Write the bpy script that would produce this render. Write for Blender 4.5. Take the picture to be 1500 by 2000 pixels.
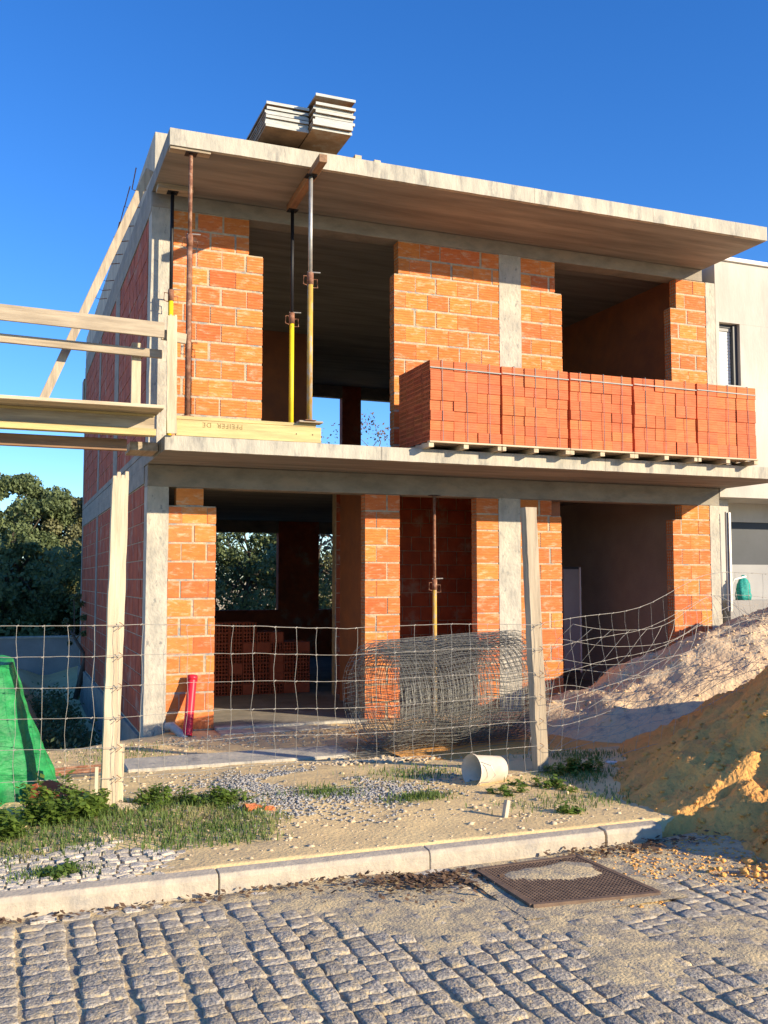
import bpy, math, random
import numpy as np
from mathutils import Vector, Matrix, noise
random.seed(7); np.random.seed(7)
R = math.radians
for o in list(bpy.data.objects): bpy.data.objects.remove(o)
scene = bpy.context.scene
COL = scene.collection

# ------------------------------------------------------------------ camera
YAW, PITCH = R(21.3), R(4.03)
CAM = Vector((-1.454, -11.1, 1.74))
fwd = Vector((math.sin(YAW)*math.cos(PITCH), math.cos(YAW)*math.cos(PITCH), math.sin(PITCH)))
rgt = Vector((math.cos(YAW), -math.sin(YAW), 0)); upv = rgt.cross(fwd)
cd = bpy.data.cameras.new("camera"); cam = bpy.data.objects.new("camera", cd); COL.objects.link(cam)
cd.sensor_fit = 'VERTICAL'; cd.sensor_height = 24; cd.sensor_width = 18; cd.lens = 24*1887/2000
cd.clip_start = .05; cd.clip_end = 3000
m = Matrix((rgt, upv, -fwd)).transposed().to_4x4(); m.translation = CAM
cam.matrix_world = m
scene.camera = cam

# ------------------------------------------------------------------ sky, sun, exposure
SUN_EL = R(18.7); SUN_AZ = math.atan2(.642, -.767)        # azimuth clockwise from +Y
W = bpy.data.worlds.new("World"); scene.world = W; W.use_nodes = True
nt = W.node_tree; nt.nodes.clear()
sky = nt.nodes.new('ShaderNodeTexSky'); sky.sky_type = 'NISHITA'; sky.sun_disc = False
sky.sun_elevation = SUN_EL; sky.sun_rotation = SUN_AZ
sky.altitude = 0; sky.air_density = 1.0; sky.dust_density = 0; sky.ozone_density = 5.5
bg = nt.nodes.new('ShaderNodeBackground'); bg.inputs[1].default_value = .085
wo = nt.nodes.new('ShaderNodeOutputWorld')
hsv = nt.nodes.new('ShaderNodeHueSaturation'); hsv.inputs['Saturation'].default_value = 1.17; hsv.inputs['Value'].default_value = 1.8; hsv.inputs['Hue'].default_value = .510
nt.links.new(sky.outputs[0], hsv.inputs['Color']); nt.links.new(hsv.outputs[0], bg.inputs[0]); nt.links.new(bg.outputs[0], wo.inputs[0])
sl = bpy.data.lights.new("sun", 'SUN'); sl.energy = 5.0; sl.angle = R(.5); sl.color = (1, .85, .62)
so = bpy.data.objects.new("sun", sl); COL.objects.link(so)
sdir = Vector((math.sin(SUN_AZ)*math.cos(SUN_EL), math.cos(SUN_AZ)*math.cos(SUN_EL), math.sin(SUN_EL)))
so.rotation_euler = sdir.to_track_quat('Z', 'Y').to_euler(); so.location = (10, -20, 15)
vs = scene.view_settings; vs.view_transform = 'Standard'; vs.look = 'None'; vs.gamma = 1; vs.exposure = .7
vs.use_curve_mapping = False
scene.render.engine = 'CYCLES'
scene.cycles.max_bounces = 6; scene.cycles.diffuse_bounces = 2

# ------------------------------------------------------------------ materials
def mat(name, col, col2=None, scale=4, stretch=(1, 1, 1), rough=.85, bump=0, bscale=40, detail=6, rand=0,
        spots=None, spot_scale=2, spot_lo=.5, spot_hi=.65, coord='Object', metal=0, bstretch=None, contrast=(.35, .65), trans=0, hue=0):
    M = bpy.data.materials.new(name); M.use_nodes = True; t = M.node_tree; N = t.nodes; L = t.links
    b = N['Principled BSDF']; b.inputs['Roughness'].default_value = rough; b.inputs['Metallic'].default_value = metal
    try: b.inputs['Specular IOR Level'].default_value = .3
    except Exception: pass
    tc = N.new('ShaderNodeTexCoord'); mp = N.new('ShaderNodeMapping'); mp.inputs['Scale'].default_value = stretch
    L.new(tc.outputs[coord], mp.inputs[0])
    vec = mp.outputs[0]
    oi = N.new('ShaderNodeObjectInfo')
    if rand:
        add = N.new('ShaderNodeVectorMath'); add.operation = 'ADD'
        ml = N.new('ShaderNodeMath'); ml.operation = 'MULTIPLY'; ml.inputs[1].default_value = 37
        L.new(oi.outputs['Random'], ml.inputs[0]); L.new(vec, add.inputs[0]); L.new(ml.outputs[0], add.inputs[1]); vec = add.outputs[0]
    n1 = N.new('ShaderNodeTexNoise'); n1.inputs['Scale'].default_value = scale; n1.inputs['Detail'].default_value = detail
    n1.inputs['Roughness'].default_value = .62
    L.new(vec, n1.inputs['Vector'])
    cr = N.new('ShaderNodeValToRGB'); e = cr.color_ramp.elements
    e[0].position, e[1].position = contrast; e[0].color = (*(col2 or col), 1); e[1].color = (*col, 1)
    L.new(n1.outputs['Fac'], cr.inputs[0]); c = cr.outputs[0]
    if spots:
        n2 = N.new('ShaderNodeTexNoise'); n2.inputs['Scale'].default_value = spot_scale; n2.inputs['Detail'].default_value = 8
        n2.inputs['Roughness'].default_value = .7; L.new(vec, n2.inputs['Vector'])
        r2 = N.new('ShaderNodeMapRange'); r2.inputs[1].default_value = spot_lo; r2.inputs[2].default_value = spot_hi
        L.new(n2.outputs['Fac'], r2.inputs[0])
        mx = N.new('ShaderNodeMix'); mx.data_type = 'RGBA'; L.new(r2.outputs[0], mx.inputs['Factor'])
        L.new(c, mx.inputs['A']); mx.inputs['B'].default_value = (*spots, 1); c = mx.outputs['Result']
    if rand:
        hs = N.new('ShaderNodeHueSaturation'); mr = N.new('ShaderNodeMapRange')
        mr.inputs[3].default_value = 1-rand; mr.inputs[4].default_value = 1+rand
        L.new(oi.outputs['Random'], mr.inputs[0]); L.new(mr.outputs[0], hs.inputs['Value'])
        if hue:
            m7 = N.new('ShaderNodeMath'); m7.operation = 'MULTIPLY'; m7.inputs[1].default_value = 7.31
            fr = N.new('ShaderNodeMath'); fr.operation = 'FRACT'; mh = N.new('ShaderNodeMapRange')
            mh.inputs[3].default_value = .5-hue; mh.inputs[4].default_value = .5+hue
            L.new(oi.outputs['Random'], m7.inputs[0]); L.new(m7.outputs[0], fr.inputs[0]); L.new(fr.outputs[0], mh.inputs[0])
            L.new(mh.outputs[0], hs.inputs['Hue'])
        L.new(c, hs.inputs['Color']); c = hs.outputs[0]
    L.new(c, b.inputs['Base Color'])
    if bump:
        n3 = N.new('ShaderNodeTexNoise'); n3.inputs['Scale'].default_value = bscale; n3.inputs['Detail'].default_value = 5
        if bstretch:
            mp2 = N.new('ShaderNodeMapping'); mp2.inputs['Scale'].default_value = bstretch
            L.new(tc.outputs[coord], mp2.inputs[0]); L.new(mp2.outputs[0], n3.inputs['Vector'])
        else: L.new(vec, n3.inputs['Vector'])
        bp = N.new('ShaderNodeBump'); bp.inputs['Strength'].default_value = 1; bp.inputs['Distance'].default_value = bump
        L.new(n3.outputs['Fac'], bp.inputs['Height']); L.new(bp.outputs[0], b.inputs['Normal'])
    if trans:
        tr = N.new('ShaderNodeBsdfTranslucent'); L.new(c, tr.inputs[0]); ms = N.new('ShaderNodeMixShader'); ms.inputs[0].default_value = trans
        L.new(b.outputs[0], ms.inputs[1]); L.new(tr.outputs[0], ms.inputs[2]); L.new(ms.outputs[0], N['Material Output'].inputs[0])
    return M

M = {}
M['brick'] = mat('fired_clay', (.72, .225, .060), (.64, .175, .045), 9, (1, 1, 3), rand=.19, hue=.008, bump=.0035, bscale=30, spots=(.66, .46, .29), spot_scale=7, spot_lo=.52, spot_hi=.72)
M['brick_side'] = mat('fired_clay_shaded', (.50, .115, .045), (.32, .075, .035), 3.5, rand=0, bump=.002, bscale=50, spots=(.42, .30, .22), spot_scale=2.5, spot_lo=.55, spot_hi=.7)  # darker than the front brick; stands in for shade on the indoor stacks
M['brick_new'] = mat('fresh_fired_clay', (.66, .19, .075), (.56, .145, .055), 7, (1, 1, 3), rand=.09, hue=.005, bump=.001, bscale=60)
M['mortar'] = mat('mortar', (.60, .46, .29), (.42, .34, .24), 14, bump=.010, bscale=35, spots=(.30, .29, .26), spot_scale=6, spot_lo=.5, spot_hi=.62)
M['concrete'] = mat('cast_concrete', (.56, .50, .39), (.40, .37, .30), 4, (1.6, 1, .5), bump=.006, bscale=22, spots=(.22, .21, .19), spot_scale=3.4, spot_lo=.52, spot_hi=.70)
M['concrete_rough'] = mat('pitted_concrete', (.58, .52, .41), (.38, .35, .29), 6, (1, 1, .6), bump=.01, bscale=30, spots=(.27, .26, .23), spot_scale=14, spot_lo=.57, spot_hi=.66)
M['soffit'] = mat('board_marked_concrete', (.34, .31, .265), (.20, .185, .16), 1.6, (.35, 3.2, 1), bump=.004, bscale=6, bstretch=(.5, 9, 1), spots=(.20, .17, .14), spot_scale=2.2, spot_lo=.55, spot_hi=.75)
M['concrete_dark'] = mat('raw_grey_concrete', (.36, .315, .25), (.24, .215, .175), 3, (1, 1, 2), bump=.006, bscale=18, spots=(.36, .29, .22), spot_scale=1.5, spot_lo=.55, spot_hi=.7)
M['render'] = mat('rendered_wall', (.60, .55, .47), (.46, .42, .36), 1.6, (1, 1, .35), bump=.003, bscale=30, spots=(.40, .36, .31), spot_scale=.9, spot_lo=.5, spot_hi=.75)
M['white'] = mat('white_paint', (.78, .77, .72), (.70, .69, .64), 3, rough=.6)
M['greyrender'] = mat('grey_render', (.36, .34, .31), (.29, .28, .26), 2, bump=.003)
M['darkpanel'] = mat('dark_metal_panel', (.045, .05, .06), (.035, .04, .048), 2, rough=.5)
M['lightpanel'] = mat('pale_grey_panel', (.36, .35, .33), (.31, .30, .29), 2, rough=.6)
M['frame'] = mat('dark_frame', (.05, .055, .06), rough=.45)
def wood(n, a, b, ax, **k):
    s = [9, 9, 9]; s['xyz'.index(ax)] = .8
    return mat(n, a, b, 2.2, tuple(s), bump=.003, bscale=8, bstretch=tuple(v*1.3 for v in s), **k)
for ax in 'xyz':
    M['wood_'+ax] = wood('weathered_timber_'+ax, (.52, .42, .29), (.33, .26, .18), ax, spots=(.16, .12, .09), spot_scale=3, spot_lo=.62, spot_hi=.75)
    M['woodpale_'+ax] = wood('pale_timber_'+ax, (.68, .56, .38), (.48, .37, .24), ax, spots=(.20, .15, .10), spot_scale=2.2, spot_lo=.66, spot_hi=.74)
    M['woodyel_'+ax] = wood('yellow_formwork_timber_'+ax, (.70, .54, .24), (.50, .37, .17), ax, spots=(.45, .36, .20), spot_scale=2, spot_lo=.55, spot_hi=.75)
    M['woodbrown_'+ax] = wood('brown_timber_'+ax, (.38, .22, .12), (.22, .13, .08), ax)
M['panel_edge'] = mat('cement_stained_board', (.62, .62, .56), (.42, .43, .40), 5, (1, 1, 8), bump=.002, spots=(.25, .24, .21), spot_scale=5, spot_lo=.6, spot_hi=.7)
M['panel_face'] = mat('board_face', (.46, .27, .14), (.28, .17, .09), 6, bump=.002, spots=(.40, .37, .30), spot_scale=3, spot_lo=.5, spot_hi=.65)
M['steel'] = mat('galvanised_steel', (.55, .53, .48), (.38, .36, .33), 12, rough=.5, metal=.6)
M['rust'] = mat('rusty_steel', (.30, .13, .07), (.16, .07, .045), 20, rough=.8, spots=(.42, .25, .16), spot_scale=15)
M['black'] = mat('black_steel', (.015, .015, .018), rough=.5)
M['yellow'] = mat('yellow_paint', (.80, .60, .02), (.70, .50, .02), 9, rough=.5, spots=(.40, .28, .10), spot_scale=12, spot_lo=.64, spot_hi=.7)
M['ochre'] = mat('worn_yellow_paint', (.62, .40, .06), (.40, .22, .06), 12, (1, 1, .4), rough=.7, spots=(.38, .33, .27), spot_scale=14, spot_lo=.5, spot_hi=.6)
M['wire'] = mat('galvanised_wire', (.52, .47, .38), (.38, .34, .28), 20, rough=.6, metal=.3)
M['rollwire'] = mat('dull_wire', (.31, .30, .26), (.12, .115, .10), 30, rough=.65, metal=.2)
M['strap'] = mat('plastic_strap', (.34, .36, .33), (.22, .24, .22), 9, rough=.5)
M['dirt'] = mat('sandy_earth', (.86, .63, .30), (.70, .50, .24), 1.6, detail=12, bump=.007, bscale=40, spots=(.52, .39, .22), spot_scale=3.5, spot_lo=.54, spot_hi=.7)
M['sand'] = mat('yellow_sand', (.93, .47, .13), (.74, .35, .095), 2.2, detail=12, bump=.03, bscale=24, spots=(.62, .34, .10), spot_scale=4.5, spot_lo=.55, spot_hi=.7)
M['roadsand'] = mat('road_sand', (.74, .56, .29), (.52, .41, .24), 5, detail=12, bump=.008, bscale=70, spots=(.30, .26, .20), spot_scale=9, spot_lo=.45, spot_hi=.6)
M['rubble'] = mat('pale_spoil', (.86, .62, .35), (.72, .50, .29), 3, detail=12, bump=.02, bscale=20, spots=(.36, .30, .23), spot_scale=6, spot_lo=.52, spot_hi=.66)
M['granite'] = mat('granite', (.52, .45, .345), (.20, .18, .15), 7, detail=8, rand=.15, bump=.012, bscale=7, spots=(.60, .46, .26), spot_scale=2.2, spot_lo=.49, spot_hi=.64, contrast=(.36, .64))
M['granite_far'] = mat('granite_setts', (.52, .45, .345), (.20, .18, .15), 60, detail=8, bump=.005, bscale=60, spots=(.60, .46, .26), spot_scale=12, spot_lo=.49, spot_hi=.64, contrast=(.36, .64))
M['limestone'] = mat('limestone', (.66, .58, .45), (.46, .40, .32), 4, rand=.18, bump=.01, bscale=5)
M['kerb'] = mat('kerb_concrete', (.56, .47, .34), (.40, .34, .26), 12, detail=10, bump=.004, bscale=60, spots=(.32, .29, .25), spot_scale=5, spot_lo=.55, spot_hi=.7)
M['grate'] = mat('brown_rusted_iron', (.20, .13, .085), (.13, .085, .06), 14, rough=.75, bump=.002)
M['leaf'] = mat('oak_leaves', (.21, .26, .11), (.09, .125, .05), 1.7, rough=.6, trans=.25, contrast=(.3, .7))
M['leaf2'] = mat('olive_leaves', (.29, .29, .14), (.14, .145, .07), 1.7, rough=.6, trans=.25, contrast=(.3, .7))
M['dryleaf'] = mat('brown_leaves', (.25, .15, .08), (.10, .06, .04), 5, rough=.8, trans=.2)
M['bark'] = mat('bark', (.16, .13, .10), (.08, .065, .05), 6, (3, 3, .6), bump=.02, bscale=12)
M['twig'] = mat('pale_twigs', (.32, .27, .20), (.20, .16, .12), 6)
M['grass'] = mat('grass_blades', (.18, .25, .06), (.09, .15, .035), 4, rough=.6, trans=.3, spots=(.34, .30, .13), spot_scale=3, spot_lo=.55, spot_hi=.65)
M['weed'] = mat('weed_leaves', (.22, .31, .05), (.09, .16, .03), 9, rough=.5, trans=.35)
M['gravel'] = mat('blue_grey_gravel', (.50, .47, .42), (.18, .175, .17), 45, rough=.8)
M['verge'] = mat('low_bounce_ground', (.20, .18, .10), (.12, .12, .06), .5)  # dark tone chosen to cut light bounced off unseen ground behind the camera
M['stones'] = mat('pale_stones', (.68, .54, .35), (.48, .37, .24), 12, rough=.9, bump=.004)
M['tarp'] = mat('green_tarpaulin', (.035, .36, .10), (.012, .16, .05), 6, (1, 1, 2), rough=.5, bump=.02, bscale=14, trans=.15)
M['pink'] = mat('red_pvc', (.76, .025, .05), (.62, .02, .04), 4, rough=.35)
M['greypvc'] = mat('grey_pvc', (.40, .40, .40), (.34, .34, .34), 4, rough=.4)
M['turq'] = mat('turquoise_net', (.05, .52, .42), (.02, .28, .24), 22, (1, 1, 3), rough=.5, bump=.01, bscale=30, trans=.2)
M['blockwall'] = mat('grey_block_wall', (.38, .36, .33), (.30, .285, .265), 2.5, bump=.004)
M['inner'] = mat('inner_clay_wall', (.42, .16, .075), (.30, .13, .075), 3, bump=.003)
M['bucket'] = mat('white_plastic', (.68, .61, .50), (.50, .43, .33), 4, rough=.45)
M['ink'] = mat('faded_ink', (.16, .12, .06), (.34, .25, .09), 30, contrast=(.4, .6))

# ------------------------------------------------------------------ helpers
def tag(o, label=None, cat=None, group=None, kind=None):
    if label: o['label'] = label
    if cat: o['category'] = cat
    if group: o['group'] = group
    if kind: o['kind'] = kind
    return o
def link(o, parent=None):
    COL.objects.link(o)
    if parent is not None:
        o.parent = parent
        root = parent.parent if parent.parent else parent
        if root.type == 'EMPTY': o.matrix_parent_inverse = Matrix.Translation(-root.location) if parent is root else Matrix.Identity(4)
    return o
def empty(name, loc, label, cat, group=None):
    o = bpy.data.objects.new(name, None); o.location = loc; o.empty_display_size = .1; COL.objects.link(o)
    return tag(o, label, cat, group)
def npmesh(name, V, F, mats, smooth=False):
    V = np.asarray(V, dtype=np.float32); F = np.asarray(F, dtype=np.int32); k = F.shape[1]
    me = bpy.data.meshes.new(name)
    me.vertices.add(len(V)); me.vertices.foreach_set('co', V.ravel())
    me.loops.add(F.size); me.loops.foreach_set('vertex_index', F.ravel())
    me.polygons.add(len(F)); me.polygons.foreach_set('loop_start', np.arange(0, F.size, k, dtype=np.int32))
    me.polygons.foreach_set('loop_total', np.full(len(F), k, dtype=np.int32))
    if smooth: me.polygons.foreach_set('use_smooth', np.ones(len(F), dtype=bool))
    me.materials.append(mats); me.update(calc_edges=True); me.validate()
    return me
class MB:
    def __init__(s): s.v = []; s.f = []
    def quadbox(s, P):                       # 8 points: bottom 4 ccw, top 4
        n = len(s.v); s.v += [tuple(p) for p in P]
        s.f += [tuple(n+i for i in q) for q in ((3, 2, 1, 0), (4, 5, 6, 7), (0, 1, 5, 4), (1, 2, 6, 5), (2, 3, 7, 6), (3, 0, 4, 7))]
        return s
    def box(s, x0, x1, y0, y1, z0, z1):
        return s.quadbox([(x0, y0, z0), (x1, y0, z0), (x1, y1, z0), (x0, y1, z0), (x0, y0, z1), (x1, y0, z1), (x1, y1, z1), (x0, y1, z1)])
    def bar(s, a, b, w, h, up=(0, 0, 1)):    # rectangular bar from a to b
        a = Vector(a); b = Vector(b); d = (b-a).normalized(); u = Vector(up)
        if abs(d.dot(u)) > .97: u = Vector((0, 1, 0))
        sx = d.cross(u).normalized()*w/2; sz = sx.cross(d).normalized()*h/2
        return s.quadbox([a-sx-sz, b-sx-sz, b+sx-sz, a+sx-sz, a-sx+sz, b-sx+sz, b+sx+sz, a+sx+sz])
    def tube(s, pts, r, n=8, caps=True):
        pts = [Vector(p) for p in pts]; rs = r if isinstance(r, (list, tuple)) else [r]*len(pts)
        base = len(s.v); up = Vector((0, 0, 1))
        for i, p in enumerate(pts):
            d = (pts[min(i+1, len(pts)-1)]-pts[max(i-1, 0)]).normalized()
            u = up if abs(d.dot(up)) < .95 else Vector((1, 0, 0))
            a = d.cross(u).normalized(); b = d.cross(a)
            for k in range(n):
                t = 2*math.pi*k/n; s.v.append(tuple(p+a*rs[i]*math.cos(t)+b*rs[i]*math.sin(t)))
        for i in range(len(pts)-1):
            for k in range(n):
                k2 = (k+1) % n; s.f.append((base+i*n+k, base+i*n+k2, base+(i+1)*n+k2, base+(i+1)*n+k))
        if caps:
            s.f.append(tuple(base+k for k in range(n))[::-1]); s.f.append(tuple(base+(len(pts)-1)*n+k for k in range(n)))
        return s
    def prism(s, prof, y0, y1, ax='x'):      # profile of (a,b) swept along ax
        n = len(s.v); k = len(prof)
        def mk(a, b, t): return {'x': (t, a, b), 'y': (a, t, b), 'z': (a, b, t)}[ax]
        s.v += [mk(a, b, y0) for a, b in prof]+[mk(a, b, y1) for a, b in prof]
        s.f += [(n+i, n+(i+1) % k, n+k+(i+1) % k, n+k+i) for i in range(k)]
        s.f += [tuple(n+i for i in range(k))[::-1], tuple(n+k+i for i in range(k))]
        return s
    def mesh(s, name, m, smooth=False, bevel=0):
        me = bpy.data.meshes.new(name); me.from_pydata(s.v, [], s.f); me.materials.append(m); me.update()
        if smooth:
            for p in me.polygons: p.use_smooth = True
        if bevel:
            import bmesh
            bm = bmesh.new(); bm.from_mesh(me)
            bmesh.ops.bevel(bm, geom=bm.edges[:], offset=bevel, segments=1, affect='EDGES'); bm.to_mesh(me); bm.free()
        return me
    def build(s, name, m, parent=None, smooth=False, bevel=0, **k):
        o = bpy.data.objects.new(name, s.mesh(name, m, smooth, bevel)); link(o, parent); return tag(o, **k)
def obj(name, me, parent=None, **k):
    o = bpy.data.objects.new(name, me); link(o, parent); return tag(o, **k)
def fbm(x, y, s, o=4, seed=0):
    v = 0; a = 1; t = 0
    for i in range(o):
        v += a*noise.noise((x*s+seed*7.3, y*s-seed*3.1, seed*1.7)); t += a; a *= .5; s *= 2.1
    return v/t
def sm(a, b, x): t = min(1, max(0, (x-a)/(b-a))); return t*t*(3-2*t)
def grid_mesh(name, xs, ys, fn, m, smooth=True):
    X, Y = np.meshgrid(xs, ys); V = np.zeros((len(ys)*len(xs), 3), dtype=np.float32)
    V[:, 0] = X.ravel(); V[:, 1] = Y.ravel(); V[:, 2] = [fn(float(a), float(b)) for a, b in V[:, :2]]
    nx = len(xs); i = np.arange((len(ys)-1)*nx).reshape(len(ys)-1, nx)[:, :-1].ravel()
    return npmesh(name, V, np.stack([i, i+1, i+nx+1, i+nx], 1), m, smooth)
def axis(lo, hi, step, far, growth=1.35):
    a = list(np.arange(lo, hi+1e-6, step)); s = step; v = lo; pre = []
    while v > -far: s *= growth; v -= s; pre.append(v)
    s = step; v = hi; post = []
    while v < far: s *= growth; v += s; post.append(v)
    return np.array(pre[::-1]+a+post)
def proj(p):
    q = Vector(p)-CAM; w = q.dot(fwd)
    if w < .1: return (-999, -999)
    return (750+1887*q.dot(rgt)/w, 1000-1887*q.dot(upv)/w)

# ------------------------------------------------------------------ ground
KB = -5.93                                    # back edge of the kerb
def gz(x, y):
    if y < -5.9: return .02
    z = .20-.16*sm(-4.3, -1.2, y)
    z -= .22*sm(.3, -.8, x)*sm(-1.5, 1.5, y)
    if x > 8.5: z += 0
    z += .022*fbm(x, y, 1.1, 3, 1)+.014*fbm(x, y, 5, 3, 2)*(1 if -6 < x < 12 and y < 8 else .2)
    z -= .72*sm(-1.25, -.55, x)*sm(.3, .0, x)*sm(-.15, .9, y)*sm(11.2, 9.5, y)
    if y < -5.2: z = z*(sm(-5.9, -5.2, y))+(.205+.006*fbm(x, y, 6, 2, 3)+.014*sm(-1.0, -.2, x))*(1-sm(-5.9, -5.2, y))
    if x < -.4 and y < -5.1: z -= .012*sm(-.4, -.9, x)*sm(-5.1, -5.4, y)
    z = z-.25*sm(.01, .2, x)*sm(7.9, 7.8, x)*sm(-.02, .1, y)*sm(10, 9.9, y)
    return z
xs = axis(-4, 8, .05, 900); ys = axis(-5.92, 3, .05, 900)
ys = ys[ys > -5.93]
gm = grid_mesh('ground', xs, ys, gz, M['dirt'])
obj('ground', gm, kind='structure')
# road bed, sand that fills and partly buries the cobbles
MB().box(-400, 400, -14, -5.97, -.1, .05).build('road', M['roadsand'], kind='structure')
road = bpy.data.objects['road']
MB().box(-900, 900, -900, -14.002, -.1, .06).build('verge', M['verge'], kind='structure')  # out of view, kept dark to hold down bounce onto the facade
def patch(x, y):
    p = fbm(x, y, .9, 4, 5)
    v = sm(.15, .40, p+.10*sm(.2, 1.4, x)*sm(-8.4, -7.1, y)+.34*sm(1.7, .5, math.hypot(x-2.4, (y+6.6)*1.2))+.05*sm(.2, 0, abs(y+6.05)))
    return v
def rs(x, y):
    return .1095+.0155*patch(x, y)+.007*fbm(x, y, 9, 3, 6)+.05*sm(1.1, 0, math.hypot(x-3.1, (y+6.3)))
obj('sand_layer', grid_mesh('sand_layer', np.arange(-5, 8, .035), np.arange(-11.5, -5.98, .035), rs, M['roadsand']), kind='stuff',
    label='pale sand dust washed into the joints and patches over the cobbled road', cat='sand')

# cobbles
def stone_mesh(name, m, n=4, rough=.09, h=.6, seed=0):
    rnd = random.Random(seed); V = []; F = []
    cor = [[rnd.uniform(-.09, .09) for _ in range(2)] for _ in range(4)]
    ax_ = [-.5, -.40, -.13, .13, .40, .5] if n == 6 else [i/(n-1)-.5 for i in range(n)]
    def p(i, j, z): return [ax_[i], ax_[j], z]
    for j in range(n):
        for i in range(n):
            a = p(i, j, 0); ed = (i in (0, n-1))+(j in (0, n-1))
            a[0] *= 1-.04*ed; a[1] *= 1-.04*ed
            a[0] += rnd.uniform(-.03, .03); a[1] += rnd.uniform(-.03, .03)
            if n == 6:
                fx, fy = a[0]+.5, a[1]+.5
                for q in (0, 1): a[q] += cor[0][q]*(1-fx)*(1-fy)+cor[1][q]*fx*(1-fy)+cor[2][q]*(1-fx)*fy+cor[3][q]*fx*fy
            a[2] = rnd.uniform(-rough, rough)*.9-.05*ed+.06*noise.noise((a[0]*2.2, a[1]*2.2, seed*3.7))
            V.append(a)
    for j in range(n-1):
        for i in range(n-1): k = j*n+i; F.append((k, k+1, k+n+1, k+n))
    ring = [i for i in range(n)]+[j*n+n-1 for j in range(1, n)]+[n*(n-1)+i for i in range(n-2, -1, -1)]+[j*n for j in range(n-2, 0, -1)]
    b = len(V)
    for r in ring: V.append([V[r][0]*1.06, V[r][1]*1.06, -h])
    L = len(ring)
    for i in range(L): F.append((ring[i], b+i, b+(i+1) % L, ring[(i+1) % L]))
    me = bpy.data.meshes.new(name); me.from_pydata(V, [], F); me.materials.append(m); me.update()
    if n == 6:
        for q in me.polygons: q.use_smooth = True
    return me
COB = [stone_mesh('cobblestone', M['granite'], 6, .03, .6, s) for s in range(9)]
LIM = [stone_mesh('limestone_sett', M['limestone'], 3, .07, .6, s+30) for s in range(6)]
cobs = []
xx = -4.5; rnd = random.Random(3)
while xx < 7.5:
    w = rnd.uniform(.098, .117); y = -6.13-rnd.uniform(0, .08); ph = rnd.random()*9
    while y > -11.3:
        l = rnd.uniform(.08, .135); cx = xx+w/2+.018*math.sin(y*1.7+ph)+.02*math.sin(y*.9+xx*.3); cy = y-l/2
        if not (.98 < cx < 1.80 and -6.95 < cy < -6.05):
            cobs.append((cx, cy, .121+rnd.uniform(-.003, .003), w-.004, l-.003, rnd.uniform(-.022, .022), rnd.uniform(-.03, .022), rnd.uniform(-.04, .04), rnd.randrange(9)))
        y -= l
    xx += w
def dist(c): return (Vector(c[:3])-CAM).length
def vis(c):
    u, v = proj(c[:3]); return -20 < u < 1520 and v < 2030 and math.hypot(c[0]-4.6, c[1]+6.15) > 1.9
order = sorted(cobs, key=lambda c: (not vis(c), dist(c)))
def place(me, c, parent, s):
    o = bpy.data.objects.new(me.name.split('.')[0], me); o.location = c[:3]; o.scale = s; o.rotation_euler = (c[5], c[6], c[7])
    link(o, parent); return o
for c in order[:298]: place(COB[c[8]], c, road, (c[3], c[4], .1))
def joined(lst, metas, name, m, parent=None, zs=.1, **k):
    Vs, Fs, off = [], {}, 0
    VV = []; FF = []
    for c in lst:
        me = metas[c[8] % len(metas)]
        mt = Matrix.Translation(c[:3]) @ Matrix.Rotation(c[7], 4, 'Z') @ Matrix.Rotation(c[6], 4, 'Y') @ Matrix.Rotation(c[5], 4, 'X') @ Matrix.Diagonal((c[3], c[4], zs, 1))
        VV += [tuple(mt @ v.co) for v in me.vertices]; FF += [tuple(off+i for i in p.vertices) for p in me.polygons]; off += len(me.vertices)
    me = bpy.data.meshes.new(name); me.from_pydata(VV, [], FF); me.materials.append(m); me.update()
    if metas is COB: me.polygons.foreach_set('use_smooth', [True]*len(me.polygons))
    return obj(name, me, parent, **k)
joined(order[298:], COB, 'cobblestone_field', M['granite_far'], road, kind='stuff')
# light gutter stones along the kerb and a light patch bottom right
x = -3.5
while x < 2.2:
    l = rnd.uniform(.09, .16)
    if rnd.random() < (.92 if x < .7 else .3) and not x > 1.0:
        o = place(LIM[rnd.randrange(6)], (x+l/2, -6.065+rnd.uniform(-.008, .008), .118+rnd.uniform(-.006, .008), l, .1, rnd.uniform(-.06, .06), rnd.uniform(-.05, .05), rnd.uniform(-.08, .08)), road, (l-.012, .095, .1)); o.name = 'gutter_stone'
    x += l
# ------------------------------------------------------------------ kerb and pavement
kerb = tag(bpy.data.objects.new('kerb', None), kind='structure'); COL.objects.link(kerb)
xj = [-5.2, -4.0, -2.8, -1.585, -.385, .815, 1.985, 2.40]
for a, b in zip(xj, xj[1:]):
    prof = [(-6.005, .0), (-6.0, .195), (-5.985, .218), (-5.90, .224), (-5.895, .0)]
    o = MB().prism(prof, a+.004, b-.004).build('kerbstone', M['kerb'], kerb, bevel=.004)
    o.location.z = random.uniform(-.004, .004); o.rotation_euler.z = random.uniform(-.0008, .0008)
pav = tag(bpy.data.objects.new('pavement', None), kind='structure'); COL.objects.link(pav)
pst = []
y = -5.86; r = 0
while y < -5.12:
    l = rnd.uniform(.055, .075); x = -3.4+rnd.random()*.05
    while x < -.45:
        w = rnd.uniform(.06, .10)
        if fbm(x, y, 2, 3, 9) > -.35+.8*sm(-1.0, -.35, x)+.6*sm(-5.5, -5.1, y):
            pst.append((x+w/2, y+l/2+rnd.uniform(-.01, .01), .209+rnd.uniform(-.006, .004), w-.01, l-.009, rnd.uniform(-.06, .06), rnd.uniform(-.06, .06), rnd.uniform(-.25, .25), rnd.randrange(6)))
        x += w
    y += l
pst.sort(key=lambda c: (not vis(c), dist(c)))
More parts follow.
